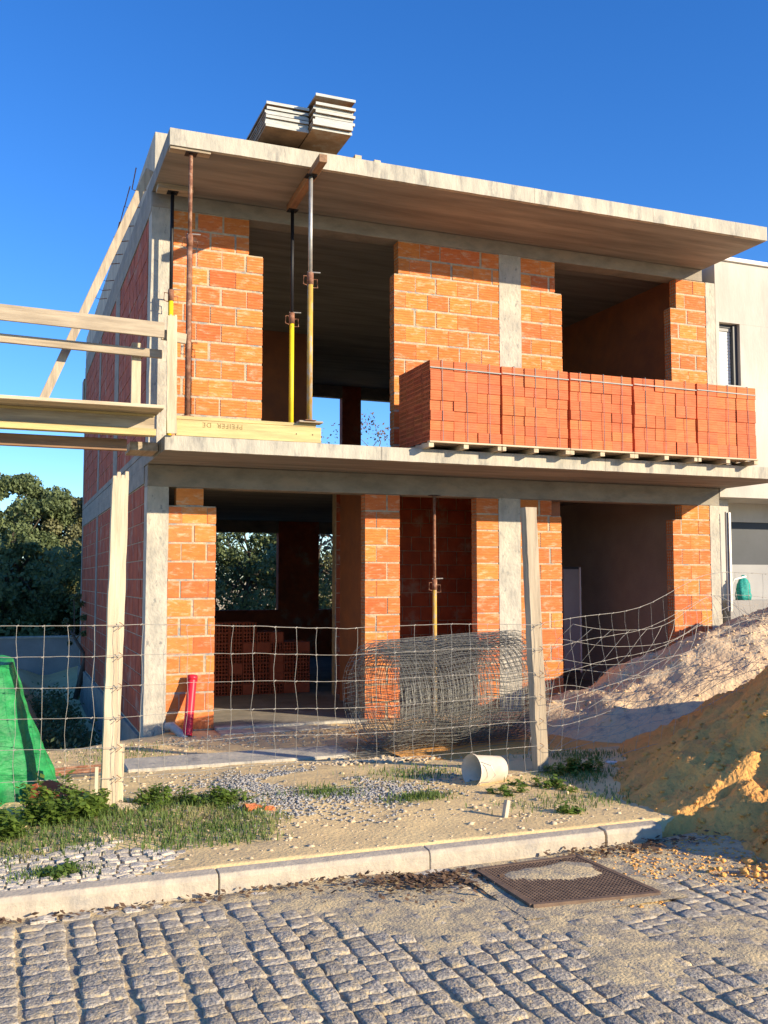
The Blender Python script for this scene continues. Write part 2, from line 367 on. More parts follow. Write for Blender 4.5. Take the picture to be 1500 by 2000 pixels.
for c in pst[:295]: place(LIM[c[8]], c, pav, (c[3], c[4], .06)).name = 'paving_stone'
if len(pst) > 295: joined(pst[295:], LIM, 'paving_field', M['limestone'], pav, .06, kind='stuff')

# iron grating
g = empty('drain_grating', (1.37, -6.52, .12), 'square brown rusted iron grating with fine grid set in the cobbles', 'grating')
GA, GB, GC, GD = Vector((1.01, -6.80, .13)), Vector((1.72, -6.86, .125)), Vector((1.68, -6.15, .13)), Vector((1.02, -6.18, .13))
gq = [GA, GB, GC, GD]
MB().quadbox([p+Vector((0, 0, -.06)) for p in gq]+[p+Vector((0, 0, .004)) for p in gq]).build('plate', M['grate'], g)
fr = MB()
for i in range(4): fr.bar(gq[i]+Vector((0, 0, .003)), gq[(i+1) % 4]+Vector((0, 0, .003)), .03, .022)
fr.build('frame', M['grate'], g)
rb = MB()
for i in range(1, 30):
    t = i/30; rb.bar(GA.lerp(GB, t)+Vector((0, 0, .007)), GD.lerp(GC, t)+Vector((0, 0, .007)), .009, .009)
    rb.bar(GA.lerp(GD, t)+Vector((0, 0, .0065)), GB.lerp(GC, t)+Vector((0, 0, .0065)), .008, .009)
rb.build('grid_bars', M['grate'], g, kind='stuff')
def gs(x, y): return .131+.020*sm(.05, .6, fbm(x, y, 2.2, 4, 12)+.75*sm(.42, .05, math.hypot((x-1.32)*.8, (y+6.38)*1.5)))-.004+.004*fbm(x, y, 14, 2, 13)
obj('sand_patch', grid_mesh('sand_patch', np.arange(.9, 1.85, .018), np.arange(-6.95, -6.05, .018), gs, M['roadsand']), kind='stuff',
    label='thin drift of yellow sand lying over the rusted grating', cat='sand')

# ------------------------------------------------------------------ the unfinished house
H = empty('unfinished_house', (4, 5, 0), 'two storey house shell of orange hollow bricks and bare concrete slabs, open and windowless', 'building')
PIT, PITL = .2185, .212
Z0, Z1, ZB, ZS, ZT = .04, 2.796, 2.80, 3.05, 3.20
# brick mesh with grooved front (unit: length 1 in x, y 0..D, z height)
def brick_mesh(name, m, L, D, Hh, grooves=5, hollow=False, gd=.0035):
    s = MB(); prof = [(0.0, .004)]
    if grooves:
        st = Hh/(grooves+1)
        for i in range(grooves+1):
            z = st*(i+.5)
            if i < grooves+1: prof += [(0, z+st*.30-.0), (gd, z+st*.36), (gd, z+st*.62), (0, z+st*.68)] if i < grooves else []
    prof += [(0.0, Hh-.004), (.004, Hh), (D-.004, Hh), (D, Hh-.004), (D, .004), (D-.004, 0), (.004, 0)]
    if not hollow: s.prism(prof, 0, L); return s.mesh(name, m)
    n = len(s.v); k = len(prof)
    s.v += [(0, a, b) for a, b in prof]+[(L, a, b) for a, b in prof]
    s.f += [(n+i, n+(i+1) % k, n+k+(i+1) % k, n+k+i) for i in range(k)]
    ny, nz = max(2, round(D/.046)), max(2, round(Hh/.046))
    for xe, dx in ((-.001, .09), (L+.001, -.09)):                 # end faces: webs standing in front of a recessed back
        wv = .013
        for i in range(ny+1):
            yc = wv/2+(D-wv)*i/ny; s.box(min(xe, xe+dx), max(xe, xe+dx), max(.0045, yc-wv/2), yc+wv/2-.0005, .001, Hh-.001)
        for j in range(nz+1):
            zc = wv/2+(Hh-wv)*j/nz; s.box(min(xe-.0007, xe+dx), max(xe+.0007, xe+dx), .0050, D-.0012, zc-wv/2+.0008, zc+wv/2-.0008)
        xm = xe+dx; b = len(s.v); s.v += [(xm, .004, .0), (xm, D, .0), (xm, D, Hh), (xm, .004, Hh)]; s.f.append((b, b+1, b+2, b+3))
    return s.mesh(name, m)
BR = {}
def bm_for(kind, L, hol):
    q = (kind, round(L/.03), hol)
    if q not in BR:
        if kind == 'wall': BR[q] = brick_mesh('brick', M['brick'], q[1]*.03, .15, .192, 5, hol)
        elif kind == 'flat': BR[q] = brick_mesh('brick', M['brick'], q[1]*.03, .15, .188, 0, hol)
        elif kind == 'low': BR[q] = brick_mesh('brick', M['brick_new'], q[1]*.03, .22, .109, 3, hol, .0025)
        elif kind == 'tall': BR[q] = brick_mesh('brick', M['brick_new'], q[1]*.03, .22, .150, 4, hol, .0025)
        elif kind == 'inner': BR[q] = brick_mesh('brick', M['brick_side'], q[1]*.03, .20, .15, 0, hol)  # dark clay, the dimness of the room is in the colour
    return BR[q]
nbr = 0
def lay(parent, x0, x1, z, pit, kind, idx, hol0=False, hol1=False, hh=None):
    """one course of front-wall bricks from x0 to x1"""
    global nbr
    x = x0; first = True
    L0 = .3 if idx % 2 == 0 else .155
    if x1-x0 < .34: L0 = .3
    while x < x1-.03:
        L = L0 if first else .3+random.uniform(-.015, .012)
        if x+L > x1-.07: L = x1-x
        j = random.choice((.006, .014, .024, .034)) if x+L < x1-.001 else 0
        Lb = L-j; me = bm_for(kind, Lb, (first and hol0) or (x+L >= x1-.001 and hol1)); k = round(Lb/.03)*.03
        o = bpy.data.objects.new('brick', me); o.location = (x, random.uniform(-.0025, .0025), z+random.uniform(0, .003)); o.scale = (Lb/k, 1, (hh/.196 if hh else 1))
        o.rotation_euler = (0, random.uniform(-.006, .006), 0)
        link(o, parent); nbr += 1; x += L; first = False
def mortar(x0, x1, z0, z1):
    MB().box(x0+.004, x1-.004, .0065, .143, z0, z1).build('mortar', M['mortar'], H)
def pier(x0, x1, z0, n, pit, kind, topn=0, tx0=None, tx1=None, h0=False, h1=False):
    for i in range(n):
        a, b = (x0, x1)
        if i >= n-topn: a, b = (tx0 if tx0 is not None else x0), (tx1 if tx1 is not None else x1)
        lay(H, a, b, z0+i*pit+.014, pit, kind, i, h0, h1)
    zt = z0+(n-topn)*pit
    mortar(x0, x1, z0, zt+(.004 if topn else 0))
    if topn: mortar(tx0 if tx0 is not None else x0, tx1 if tx1 is not None else x1, zt+.004, z0+n*pit)
# lower storey
pier(.245, .788, Z0, 13, PITL, 'flat', 1, .33, .64)
pier(2.626, 3.084, Z0, 13, PITL, 'wall', 0, h0=True)
pier(4.151, 4.465, Z0, 13, PITL, 'wall', 0, h0=True)
pier(4.79, 5.406, Z0, 13, PITL, 'wall', 1, None, 5.26)
pier(7.211, 7.846, Z0, 13, PITL, 'wall', 1, 7.367, None, h0=True)
# upper storey
pier(.235, 1.317, ZT, 13, PIT, 'wall', 2, None, 1.144)
pier(3.012, 4.50, ZT, 13, PIT, 'wall', 2, 3.069, None, h0=True)
pier(4.832, 5.455, ZT, 13, PIT, 'wall', 2, None, 5.351)
pier(7.244, 7.86, ZT, 13, PIT, 'wall', 2, 7.348, None, h0=True)
# sill wall under right upper window
for i in range(4):
    z = ZT+i*PIT
    if i < 1: lay(H, 5.455, 7.244, z+.012, PIT, 'wall', i)
mortar(5.455, 7.244, ZT, ZT+PIT)
print('front bricks', nbr)
C = M['concrete_rough']
def col(x0, x1, z0, z1, y0=-.004, y1=.25, m=C, name='column'):
    n = 14; s = MB(); V = []
    base = len(s.v)
    for i in range(n+1):                         # slightly uneven arrises
        z = z0+(z1-z0)*i/n; a = random.uniform(-.004, .004); b = random.uniform(-.005, .005)
        s.v += [(x0+a, y0, z), (x1+b, y0, z), (x1+b, y1, z), (x0+a, y1, z)]
    for i in range(n):
        for k in range(4): s.f.append((i*4+k, i*4+(k+1) % 4, (i+1)*4+(k+1) % 4, (i+1)*4+k))
    s.f += [(3, 2, 1, 0), (n*4, n*4+1, n*4+2, n*4+3)]
    return s.build(name, m, H)
for z0, z1 in ((-1.0, ZB), (ZT, 6.04)):
    col(.003, .243 if z0 < 1 else .232, z0, z1)
    col(4.468, 4.787, max(z0, -.2), z1) if z0 < 1 else col(4.502, 4.83, z0, z1)
    col(7.85, 8.03, z0, z1, m=M['concrete_rough']) if z0 < 1 else col(7.864, 8.03, z0, z1, m=M['concrete_rough'])
# beams over the openings (front), slabs
MB().box(.003, 8.02, -.006, .25, 2.80, 3.05).build('beam', M['concrete_dark'], H, bevel=.006)
MB().box(.003, 7.81, -.006, .25, 6.042, 6.219).build('beam', M['concrete_dark'], H, bevel=.006)
def slab(x0, x1, y0, y1, z0, z1, name):
    # front strip in pour lengths plus body; underside carries board marks
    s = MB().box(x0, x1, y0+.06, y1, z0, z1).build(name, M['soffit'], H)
    cuts = [x0]+[c for c in ((.0+4.30), (.0+6.0)) if x0 < c < x1]+[x1] if z0 > 5 else [x0, 2.35, 5.25, x1]
    for a, b in zip(cuts, cuts[1:]):
        n = 40; t = MB()
        for i in range(n+1):
            x = a+.002+(b-a-.004)*i/n; w = .004*noise.noise((x*3, z0, 0)); w2 = .003*noise.noise((x*9, z0, 5)); d = .003*noise.noise((x*2, z1, 9))
            t.v += [(x, y0+d, z0+w2), (x, y0+.0585, z0), (x, y0+.0585, z1+.003), (x, y0+d, z1+.003+w)]
        for i in range(n):
            for k in range(4): t.f.append((i*4+k, (i+1)*4+k, (i+1)*4+(k+1) % 4, i*4+(k+1) % 4))
        t.f += [(0, 1, 2, 3), (n*4+3, n*4+2, n*4+1, n*4)]
        t.build('slab_edge', M['concrete'], s)
    return s
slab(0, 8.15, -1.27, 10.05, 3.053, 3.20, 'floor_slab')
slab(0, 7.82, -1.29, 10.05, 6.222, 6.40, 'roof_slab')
# upstand / parapet on the left edge of the roof
MB().box(.002, .20, -.14, 10.05, 6.402, 6.87).build('parapet', M['concrete'], H, bevel=.006)
# left side wall: bricks, columns, bands, plinth
MB().box(.010, .15, .26, 10.04, -.02, 6.22).build('wall', M['mortar'], H)
sb = MB(); rnd2 = random.Random(5)
strips = [(.0, .30), (3.3, 3.86), (6.28, 6.58), (9.8, 10.05)]
def side_bricks(z0, n, pit):
    for i in range(n):
        y = .30-(.15 if i % 2 else 0)
        while y < 9.8:
            a, b = y, y+.3
            for s0, s1 in strips:
                if a < s1 and b > s0:
                    if a >= s0: a = s1
                    else: b = s0
            if b-a > .04:
                d = rnd2.uniform(-.002, .003); sb.box(.0025+d, .06, a+.006, b-.006, z0+i*pit+.007, z0+(i+1)*pit-.006)
            y += .3+.004
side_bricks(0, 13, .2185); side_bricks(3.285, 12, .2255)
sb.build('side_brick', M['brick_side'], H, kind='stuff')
for s0, s1 in strips[1:]:
    MB().box(-.004, .009, s0+.004, s1-.004, -.0, 2.85).build('column', M['concrete_dark'], H)
    MB().box(-.004, .009, s0+.004, s1-.004, 3.286, 6.0).build('column', M['concrete_dark'], H)
MB().box(-.005, .012, .252, 10.048, 2.852, 3.05).build('beam', M['concrete_dark'], H)
MB().box(-.005, -.0015, -1.0, 10.048, 3.052, 3.19).build('beam', M['concrete_dark'], H)
MB().box(-.005, .012, .003, 10.048, 3.205, 3.284).build('beam', M['concrete_dark'], H)
MB().box(-.006, .012, .002, 10.048, 5.995, 6.219).build('beam', M['concrete_dark'], H)
MB().box(-.03, .14, .255, 10.05, -1.2, -.021).build('plinth', M['concrete_dark'], H, bevel=.004)
# rear, right and inner walls
def wallbox(x0, x1, y0, y1, z0, z1, m='inner', name='inner_wall'): return MB().box(x0, x1, y0, y1, z0, z1).build(name, M[m], H)
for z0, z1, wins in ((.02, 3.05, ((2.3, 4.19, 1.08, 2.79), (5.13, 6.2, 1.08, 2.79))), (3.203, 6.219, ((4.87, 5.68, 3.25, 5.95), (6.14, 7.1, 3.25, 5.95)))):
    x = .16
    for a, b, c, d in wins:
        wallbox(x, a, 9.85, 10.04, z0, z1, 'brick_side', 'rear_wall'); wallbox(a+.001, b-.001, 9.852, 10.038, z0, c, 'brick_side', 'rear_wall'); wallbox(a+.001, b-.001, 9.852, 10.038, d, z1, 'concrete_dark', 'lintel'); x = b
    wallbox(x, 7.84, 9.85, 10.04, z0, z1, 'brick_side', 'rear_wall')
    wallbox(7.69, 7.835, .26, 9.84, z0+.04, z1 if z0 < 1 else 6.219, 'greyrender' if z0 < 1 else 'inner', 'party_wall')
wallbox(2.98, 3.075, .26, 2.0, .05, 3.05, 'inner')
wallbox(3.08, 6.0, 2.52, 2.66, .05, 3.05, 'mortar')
wallbox(5.42, 5.55, .26, 2.5, .05, 3.05, 'inner')  # partition added to keep sun off the brick wall behind the narrow doorway
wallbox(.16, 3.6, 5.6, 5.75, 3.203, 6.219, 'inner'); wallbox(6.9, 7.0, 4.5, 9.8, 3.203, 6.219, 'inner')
wb = MB()
for i in range(14):
    x = 3.09-(.15 if i % 2 else 0)
    while x < 5.98:
        a, b = max(3.09, x), min(5.98, x+.3)
        if b-a > .05: wb.box(a+.006, b-.006, 2.508+rnd2.uniform(-.002, .002), 2.56, .06+i*.2125+.006, .06+(i+1)*.2125-.006)
        x += .304
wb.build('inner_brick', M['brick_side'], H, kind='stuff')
MB().box(.16, 7.84, .02, 9.84, -.1, .055).build('ground_floor', M['concrete_dark'], H)
MB().box(.79, 2.62, -.10, .019, -.1, .075).build('threshold', M['concrete'], H, bevel=.006)
MB().box(.79, 2.62, -.42, -.104, -.1, .048).build('threshold', M['concrete'], H, bevel=.006)
MB().box(-.03, .012, 10.06, 10.5, 5.2, 6.0).build('rear_upstand', M['concrete_dark'], H)
for i in range(9):                            # starter bars bent out of the roof edge
    y = .5+i*.62+random.uniform(-.1, .1); z = 6.46+random.uniform(-.03, .03)-.0
    MB().tube([(.05, y, z), (-.12, y+.02, z-.03), (-.16-.02*random.random(), y+.05, z-.01), (-.13, y-.06, z+.22)], .007, 5).build('rebar', M['rust'], H)

# ------------------------------------------------------------------ neighbour
NB = empty('rendered_house', (10, 2, 0), 'beige rendered neighbouring house with a shuttered window and a dark garage recess', 'house')
MB().box(8.04, 15, .0, .3, 5.487, 6.40).build('wall', M['render'], NB)
MB().box(8.04, 8.10, .001, .299, 4.57, 5.486).build('wall', M['render'], NB)
MB().box(8.475, 15, .001, .299, 4.57, 5.486).build('wall', M['render'], NB)
MB().box(8.04, 15, .0, .3, 2.93, 4.569).build('wall', M['render'], NB)
MB().box(8.03, 15.1, -.04, .35, 6.401, 6.46).build('parapet_cap', M['white'], NB, bevel=.004)
w = MB().box(8.101, 8.135, .10, .22, 4.571, 5.485); w.box(8.40, 8.474, .06, .22, 4.571, 5.485); w.box(8.136, 8.399, .09, .22, 5.44, 5.485)
win = w.build('window', M['frame'], NB)
for k in range(17):
    z = 4.572+k*.048
    MB().box(8.137, 8.398, .125, .14, z, z+.045).build('shutter_slat', M['white'], win, bevel=.003)
MB().box(8.136, 8.399, .11, .2, 5.39, 5.438).build('shutter_box', M['lightpanel'], win)
MB().box(8.476, 15, .301, 8, 2.93, 6.39).build('block', M['render'], NB)
MB().box(8.04, 15, .301, 1.5, 2.94, 3.0).build('soffit', M['render'], NB)
MB().box(8.04, 8.40, .25, 1.2, .2, 2.929).build('pilaster', M['render'], NB)
MB().box(8.401, 15, .86, .98, 2.64, 2.929).build('lintel', M['render'], NB)
MB().box(8.401, 15, .90, .97, 1.98, 2.639).build('garage_panel', M['darkpanel'], NB)
MB().box(8.401, 15, .88, .97, .2, 1.979).build('garage_panel', M['lightpanel'], NB)
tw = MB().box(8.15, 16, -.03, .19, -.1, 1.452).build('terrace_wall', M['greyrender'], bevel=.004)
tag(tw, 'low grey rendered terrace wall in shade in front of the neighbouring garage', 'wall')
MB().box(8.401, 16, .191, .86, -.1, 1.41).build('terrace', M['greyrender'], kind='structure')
tb = empty('turquoise_bag', (8.49, .08, 1.453), 'bunched turquoise net bag standing on the grey terrace wall', 'bag')
s = MB(); n = 22; prof = [(0, .155), (.08, .165), (.18, .15), (.3, .13), (.38, .09), (.42, .035), (.46, .05), (.475, .01)]
for zz, rr in prof:
    for k in range(n):
        a = 2*math.pi*k/n; q = rr*(1+.13*math.sin(a*5+zz*9)+.08*math.sin(a*9+zz*30)); s.v.append((8.49+q*.74*math.cos(a), .08+q*.5*math.sin(a), 1.454+zz*.76))
for i in range(len(prof)-1):
    for k in range(n): s.f.append((i*n+k, i*n+(k+1) % n, (i+1)*n+(k+1) % n, (i+1)*n+k))
s.f.append(tuple(range(n))[::-1]); s.build('sack', M['turq'], tb, smooth=True)
sp = empty('steel_channel', (8.1, -.07, 1.3), 'slender galvanised steel channel standing against the neighbouring wall corner', 'post')
MB().box(8.075, 8.10, -.075, -.045, 1.3, 2.71).build('web', M['greypvc'], sp); MB().box(8.101, 8.135, -.10, -.05, 1.3, 2.70).build('flange', M['steel'], sp)
MB().tube([(8.14, -.06, 1.62), (8.2, -.06, 1.75), (8.42, -.05, 1.79)], .014, 8).build('white_pipe', M['white'], smooth=True, label='short bent white pipe beside the steel channel at the neighbouring wall', cat='pipe')

# ------------------------------------------------------------------ brick stacks on pallets (on the first floor slab)
XS = [2.842, 3.742, 4.632, 5.525, 6.470, 7.402]
SL = ['leftmost pallet stack of fresh orange bricks, its end with holes facing the doorway', 'second stack of fresh thin orange bricks on a pallet, in front of the concrete column',
      'third stack of fresh thin orange bricks, at the left half of the right upper window', 'fourth stack of bricks, of taller squarish blocks with one gap, under the right upper window', 'rightmost pallet stack of taller orange bricks, by the neighbouring wall']
for si in range(5):
    x0, x1 = XS[si]+(.012 if si in (0, 1, 4) else .022), XS[si+1]-.010
    tall = si >= 3; nr = 6 if tall else 8; ph = .151 if tall else .1125; bh = 'tall' if tall else 'low'
    t = empty('brick_stack', ((x0+x1)/2, -1.0, ZT), SL[si], 'brick stack', 'pallets of bricks on the upper slab')
    zb = 3.203
    p = MB().box(x0-.012, x1+.012, -1.47, -1.40, zb+.052, zb+.070).build('pallet_board', M['woodpale_x'], t)
    for yb in (-1.25, -1.08, -.9, -.72, -.58): MB().box(x0, x1, yb-.04, yb+.04, zb+.0525, zb+.070).build('pallet_board', M['wood_x'], t)
    for xb in (x0+.012, (x0+x1)/2, x1-.012): MB().box(xb-.03, xb+.03, -1.455, -.5, zb, zb+.0515).build('stringer', M['woodpale_y'], t)
    z0 = zb+.074; nc = 3; cw = (x1-x0)/nc
    for r_ in range(nr):
        for c_ in range(nc):
            for d_ in range(4):
                if 0 < r_ < nr-1 and 0 < c_ < nc-1 and d_ in (1, 2): continue
                me = bm_for(bh, cw-.004, c_ == 0 and si == 0 or (c_ == nc-1 and si == 4)); k = round((cw-.004)/.03)*.03
                o = bpy.data.objects.new('brick', me)
                o.location = (x0+c_*cw+random.uniform(-.004, .004), -1.45+d_*.228+(random.uniform(-.014, .008) if d_ == 0 else 0), z0+r_*ph)
                if si == 3 and c_ == 2 and r_ == 4: o.location.x += .014
                o.scale = ((cw-.006)/k, 1, (ph-.002)/(.150 if tall else .109)); link(o, t)
    zt = z0+nr*ph
    for c_ in range(3):                      # vertical straps
        xsx = x0+(c_+.52)*cw+random.uniform(-.02, .02)
        MB().tube([(xsx, -.53, z0), (xsx, -.53, zt+.004), (xsx, -1.466, zt+.004), (xsx+random.uniform(-.01, .01), -1.468, z0)], .0048, 4).build('strap', M['strap'], t)
    MB().bar((x0-.004, -1.468, zt-.085), (x1+.002, -1.468, zt-.095), .004, .012).build('strap', M['strap'], t)
t = empty('brick_stack', (1.6, 1.2, ZT), 'small pile of hollow bricks on the upper floor behind the yellow steel props', 'brick stack')
for r_ in range(2):
    for c_ in range(3 if r_ == 0 else 2):
        o = bpy.data.objects.new('brick', bm_for('inner', .3, True)); o.location = (1.25+c_*.21, .4, ZT+.002+r_*.151); o.rotation_euler.z = R(90); link(o, t)
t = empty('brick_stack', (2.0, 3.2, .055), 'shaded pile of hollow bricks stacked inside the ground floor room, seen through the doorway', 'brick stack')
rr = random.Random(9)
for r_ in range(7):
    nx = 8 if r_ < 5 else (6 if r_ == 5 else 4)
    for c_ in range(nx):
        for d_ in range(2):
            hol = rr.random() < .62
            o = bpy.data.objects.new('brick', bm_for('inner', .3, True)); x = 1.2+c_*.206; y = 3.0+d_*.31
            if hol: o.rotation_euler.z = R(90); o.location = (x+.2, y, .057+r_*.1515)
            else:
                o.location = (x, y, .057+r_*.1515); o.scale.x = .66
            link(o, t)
bpy.context.view_layer.update()

# ------------------------------------------------------------------ formwork boards on the roof
MB().box(1.02, 1.45, -.95, -.85, 6.405, 6.56).build('timber_bearer', M['wood_x'], label='left timber block under the pile of boards on the roof edge', cat='timber')
MB().box(1.55, 1.98, -.85, -.75, 6.405, 6.56).build('timber_bearer', M['wood_x'], label='right timber block under the pile of boards on the roof edge', cat='timber')
ords = ['lowest', 'second lowest', 'third lowest', 'fourth lowest', 'fifth lowest', 'sixth lowest', 'seventh lowest', 'eighth lowest', 'ninth lowest']
for pile, (x0, x1, z, n, nm) in enumerate(((1.0, 1.475, 6.575, 8, 'left'), (1.49, 1.94, 6.565, 9, 'right'))):
    for i in range(n):
        y0 = (-1.33 if pile == 0 else -1.50)+random.uniform(-.05, .04); dx = random.uniform(-.022, .022); th = .028
        e = empty('formwork_board', ((x0+x1)/2, -1, z), f'{ords[i]} {"topmost " if i == n-1 else ""}formwork board of the {nm} pile on the roof edge', 'board', 'formwork boards piled on the roof')
        MB().box(x0+dx+.004, x1+dx-.004, y0+.006, y0+1.35, z, z+th*.8).build('face', M['panel_face'], e)
        MB().box(x0+dx, x1+dx, y0, y0+.0055, z-.002, z+th).build('edge', M['panel_edge'], e)
        z += th+random.choice((.004, .006, .016)) if i != n-2 else th+.05*(pile)+.02
MB().box(2.05, 2.13, -1.22, -1.1, 6.405, 6.48).build('timber_offcut', M['woodpale_x'], label='small pale timber offcut on the roof edge just right of the boards', cat='timber', bevel=.004)
MB().box(2.28, 2.36, -1.22, -1.12, 6.405, 6.46).build('timber_offcut', M['woodpale_x'], label='tiny timber offcut alone on the roof edge, farther right', cat='timber', bevel=.004)

# ------------------------------------------------------------------ steel props and timbers under the roof slab
MB().bar((1.54, -1.66, 6.172), (1.60, -.17, 6.176), .088, .085).build('timber_beam', M['woodbrown_y'], bevel=.004, label='brown squared timber under the roof slab carried by two steel props, its end jutting out', cat='timber')
MB().box(.01, .43, -1.27, -1.16, 6.195, 6.219).build('timber_plank', M['wood_x'], label='thin plank under the roof slab corner on the rusty prop', cat='plank')
MB().box(.03, .43, -.28, -.10, 6.165, 6.219).build('timber_plank', M['wood_x'], label='thick plank under the roof slab on the black and yellow prop near the wall', cat='plank')
def prop(x, y, z0, z1, zc, mi, mo, label, tilt=0, r=.024):
    t = empty('steel_prop', (x, y, z0), label, 'prop', 'adjustable steel props')
    MB().tube([(x, y, z0+.006), (x, y, zc-.09)], r+.005, 12).build('outer_tube', mo, t, smooth=True)
    MB().tube([(x, y, zc-.1), (x, y, zc+.03)], r+.010, 12).build('collar', M['rust'], t, smooth=True)
    MB().tube([(x, y, zc+.0), (x, y, z1-.006)], r-.003, 12).build('inner_tube', mi, t, smooth=True)
    MB().box(x-.06, x+.06, y-.06, y+.06, z0, z0+.006).build('base_plate', M['rust'], t)
    MB().box(x-.06, x+.06, y-.06, y+.06, z1-.006, z1).build('head_plate', M['black'], t)
    for sx in (-1, 1): MB().tube([(x+sx*.03, y, zc-.01-.03*(sx > 0)), (x+sx*.075, y-.01, zc-.01-.03*(sx > 0)), (x+sx*.08, y-.01, zc-.10-.03*(sx > 0)), (x+sx*.03, y, zc-.11-.02*(sx > 0))], .006, 6).build('handle', M['rust'], t)
    MB().tube([(x-.03, y, zc+.035), (x+.11, y-.01, zc+.04)], .007, 6).build('pin', M['steel'], t)
    return t
prop(1.52, -1.28, 3.435, 6.122, 5.02, M['steel'], M['ochre'], 'tall ochre steel prop with silver upper tube standing on the yellow timber', r=.026)
prop(1.61, -.24, 3.202, 6.132, 4.86, M['black'], M['yellow'], 'bright yellow steel prop with black upper tube just behind the ochre one')
prop(.205, -.18, 3.202, 6.165, 5.0, M['black'], M['yellow'], 'black and yellow steel prop in front of the corner column')
prop(.235, -1.20, 3.412, 6.195, 5.30, M['rust'], M['rust'], 'rusty brown steel prop standing at the slab corner near the left wall')
prop(3.5, -.12, .06, 2.798, 1.72, M['rust'], M['ochre'], 'rusty steel prop standing in the narrow ground floor doorway', r=.022)
MB().prism([(-1.33, 3.413), (-1.18, 3.413), (-1.2, 3.434), (-1.31, 3.434)], 1.40, 1.66).build('wood_pad', M['wood_x'], label='small dark wooden pad under the ochre prop', cat='timber')
# yellow timbers on the slab edge with stamped print
fb = empty('formwork_beam', (.9, -1.25, 3.205), 'yellow timber beam lying along the slab edge with dark stamped letters', 'beam')
MB().box(.112, 1.655, -1.268, -1.20, 3.206, 3.372).build('lower_board', M['woodyel_x'], fb, bevel=.003)
MB().box(.112, 1.60, -1.262, -1.05, 3.3755, 3.411).build('upper_board', M['woodyel_x'], fb, bevel=.003)
tc_ = bpy.data.curves.new('stamp', 'FONT'); tc_.body = 'PFEIFER  DE'; tc_.size = .072; tc_.extrude = .0004; tc_.space_character = 1.15
to = bpy.data.objects.new('stamp', tc_); COL.objects.link(to); dg = bpy.context.evaluated_depsgraph_get()
me = bpy.data.meshes.new_from_object(to.evaluated_get(dg)); bpy.data.objects.remove(to)
me.materials.clear(); me.materials.append(M['ink'])
me.transform(Matrix.Translation((.80, -1.2692, 3.352)) @ Matrix.Rotation(R(90), 4, 'X') @ Matrix.Rotation(R(180), 4, 'Z'))
obj('lettering', me, fb)
for x in (1.38, 1.56): MB().tube([(x, -1.272, 3.29), (x, -1.25, 3.29)], .007, 6).build('nail_hole', M['black'], fb)

# ------------------------------------------------------------------ timber scaffold at the left
SC = empty('timber_scaffold', (-1, -1, 3.2), 'improvised timber platform with planks, rails and a leaning brace beside the slab corner', 'scaffold')
rs_ = random.Random(4)
for k in range(5):
    y = -1.62+k*.245
    MB().bar((-3.2, y+.115, 3.430+rs_.uniform(-.006, .006)), (-.06-.03*k*.3, y+.115, 3.430+rs_.uniform(-.004, .004)), .235, .034).build('deck_plank', M['woodpale_x'] if k == 0 else M['wood_x'], SC, bevel=.003)
MB().box(-3.2, -.10, -1.235, -1.17, 3.262, 3.385).build('beam_web', M['wood_x'], SC)  # darker timber than the flanges: the deck's shade put into the colour
MB().box(-3.2, -.085, -1.26, -1.145, 3.192, 3.2615).build('beam_flange', M['woodyel_x'], SC, bevel=.004)
MB().box(-3.2, -.10, -1.26, -1.145, 3.3855, 3.408).build('beam_flange', M['woodyel_x'], SC)
MB().box(-3.2, -.34, -1.0, -.93, 3.06, 3.18).build('rear_beam', M['woodbrown_x'], SC, bevel=.004)  # browned so the shade under the platform sits in the timber colour
MB().box(-.30, -.012, -.92, -.45, 3.08, 3.17).build('cross_timber', M['wood_y'], SC, bevel=.004)
def rough_post(name, a, b, w, d, m, parent=None, ragged=.03, **k):
    """sawn post with uneven edges and a splintered top"""
    s = MB(); n = 26; a = Vector(a); b = Vector(b); base = 0; rp = random.Random(hash(name+str(a.x)) % 999 if False else int(a.x*100) % 997)
    for i in range(n+1):
        p = a.lerp(b, i/n); e = [rp.uniform(-.003, .003) for _ in range(4)]
        s.v += [(p.x-w/2+e[0], p.y-d/2, p.z), (p.x+w/2+e[1], p.y-d/2, p.z), (p.x+w/2+e[1], p.y+d/2, p.z), (p.x-w/2+e[0], p.y+d/2, p.z)]
    for i in range(n):
        for q in range(4): s.f.append((i*4+q, i*4+(q+1) % 4, (i+1)*4+(q+1) % 4, (i+1)*4+q))
    s.f.append((3, 2, 1, 0)); s.f.append((n*4, n*4+1, n*4+2, n*4+3))
    if ragged:
        for q in range(4):
            x = b.x-w/2+w*(q+.5)/4; h = (.35, .9, .5, 1.0)[q]*ragged
            s.quadbox([(x-w/8.1, b.y-d/2+.002, b.z-.01), (x+w/8.1, b.y-d/2+.002, b.z-.01), (x+w/8.1, b.y+d/2-.002, b.z-.01), (x-w/8.1, b.y+d/2-.002, b.z-.01),
                       (x-w/11, b.y-d/2+.006, b.z+h), (x+w/9, b.y-d/2+.006, b.z+h), (x+w/9, b.y+d/2-.006, b.z+h*.8), (x-w/11, b.y+d/2-.006, b.z+h*.8)])
    return s.build(name, m, parent, **k)
rough_post('upright_board', (.06, -1.325, 3.215), (.045, -1.325, 4.41), .098, .03, M['woodpale_z'], SC, .02)
MB().bar((-3.2, -1.36, 4.315), (-.035, -1.36, 4.252), .03, .155).build('top_rail', M['wood_x'], SC, bevel=.003)
MB().bar((-.05, -1.29, 4.225), (.20, -1.27, 4.205), .03, .105).build('rail_stub', M['wood_x'], SC, bevel=.003)
MB().bar((-3.2, -1.12, 4.12), (-.02, -1.14, 4.055), .045, .085).build('mid_rail', M['wood_x'], SC, bevel=.003)
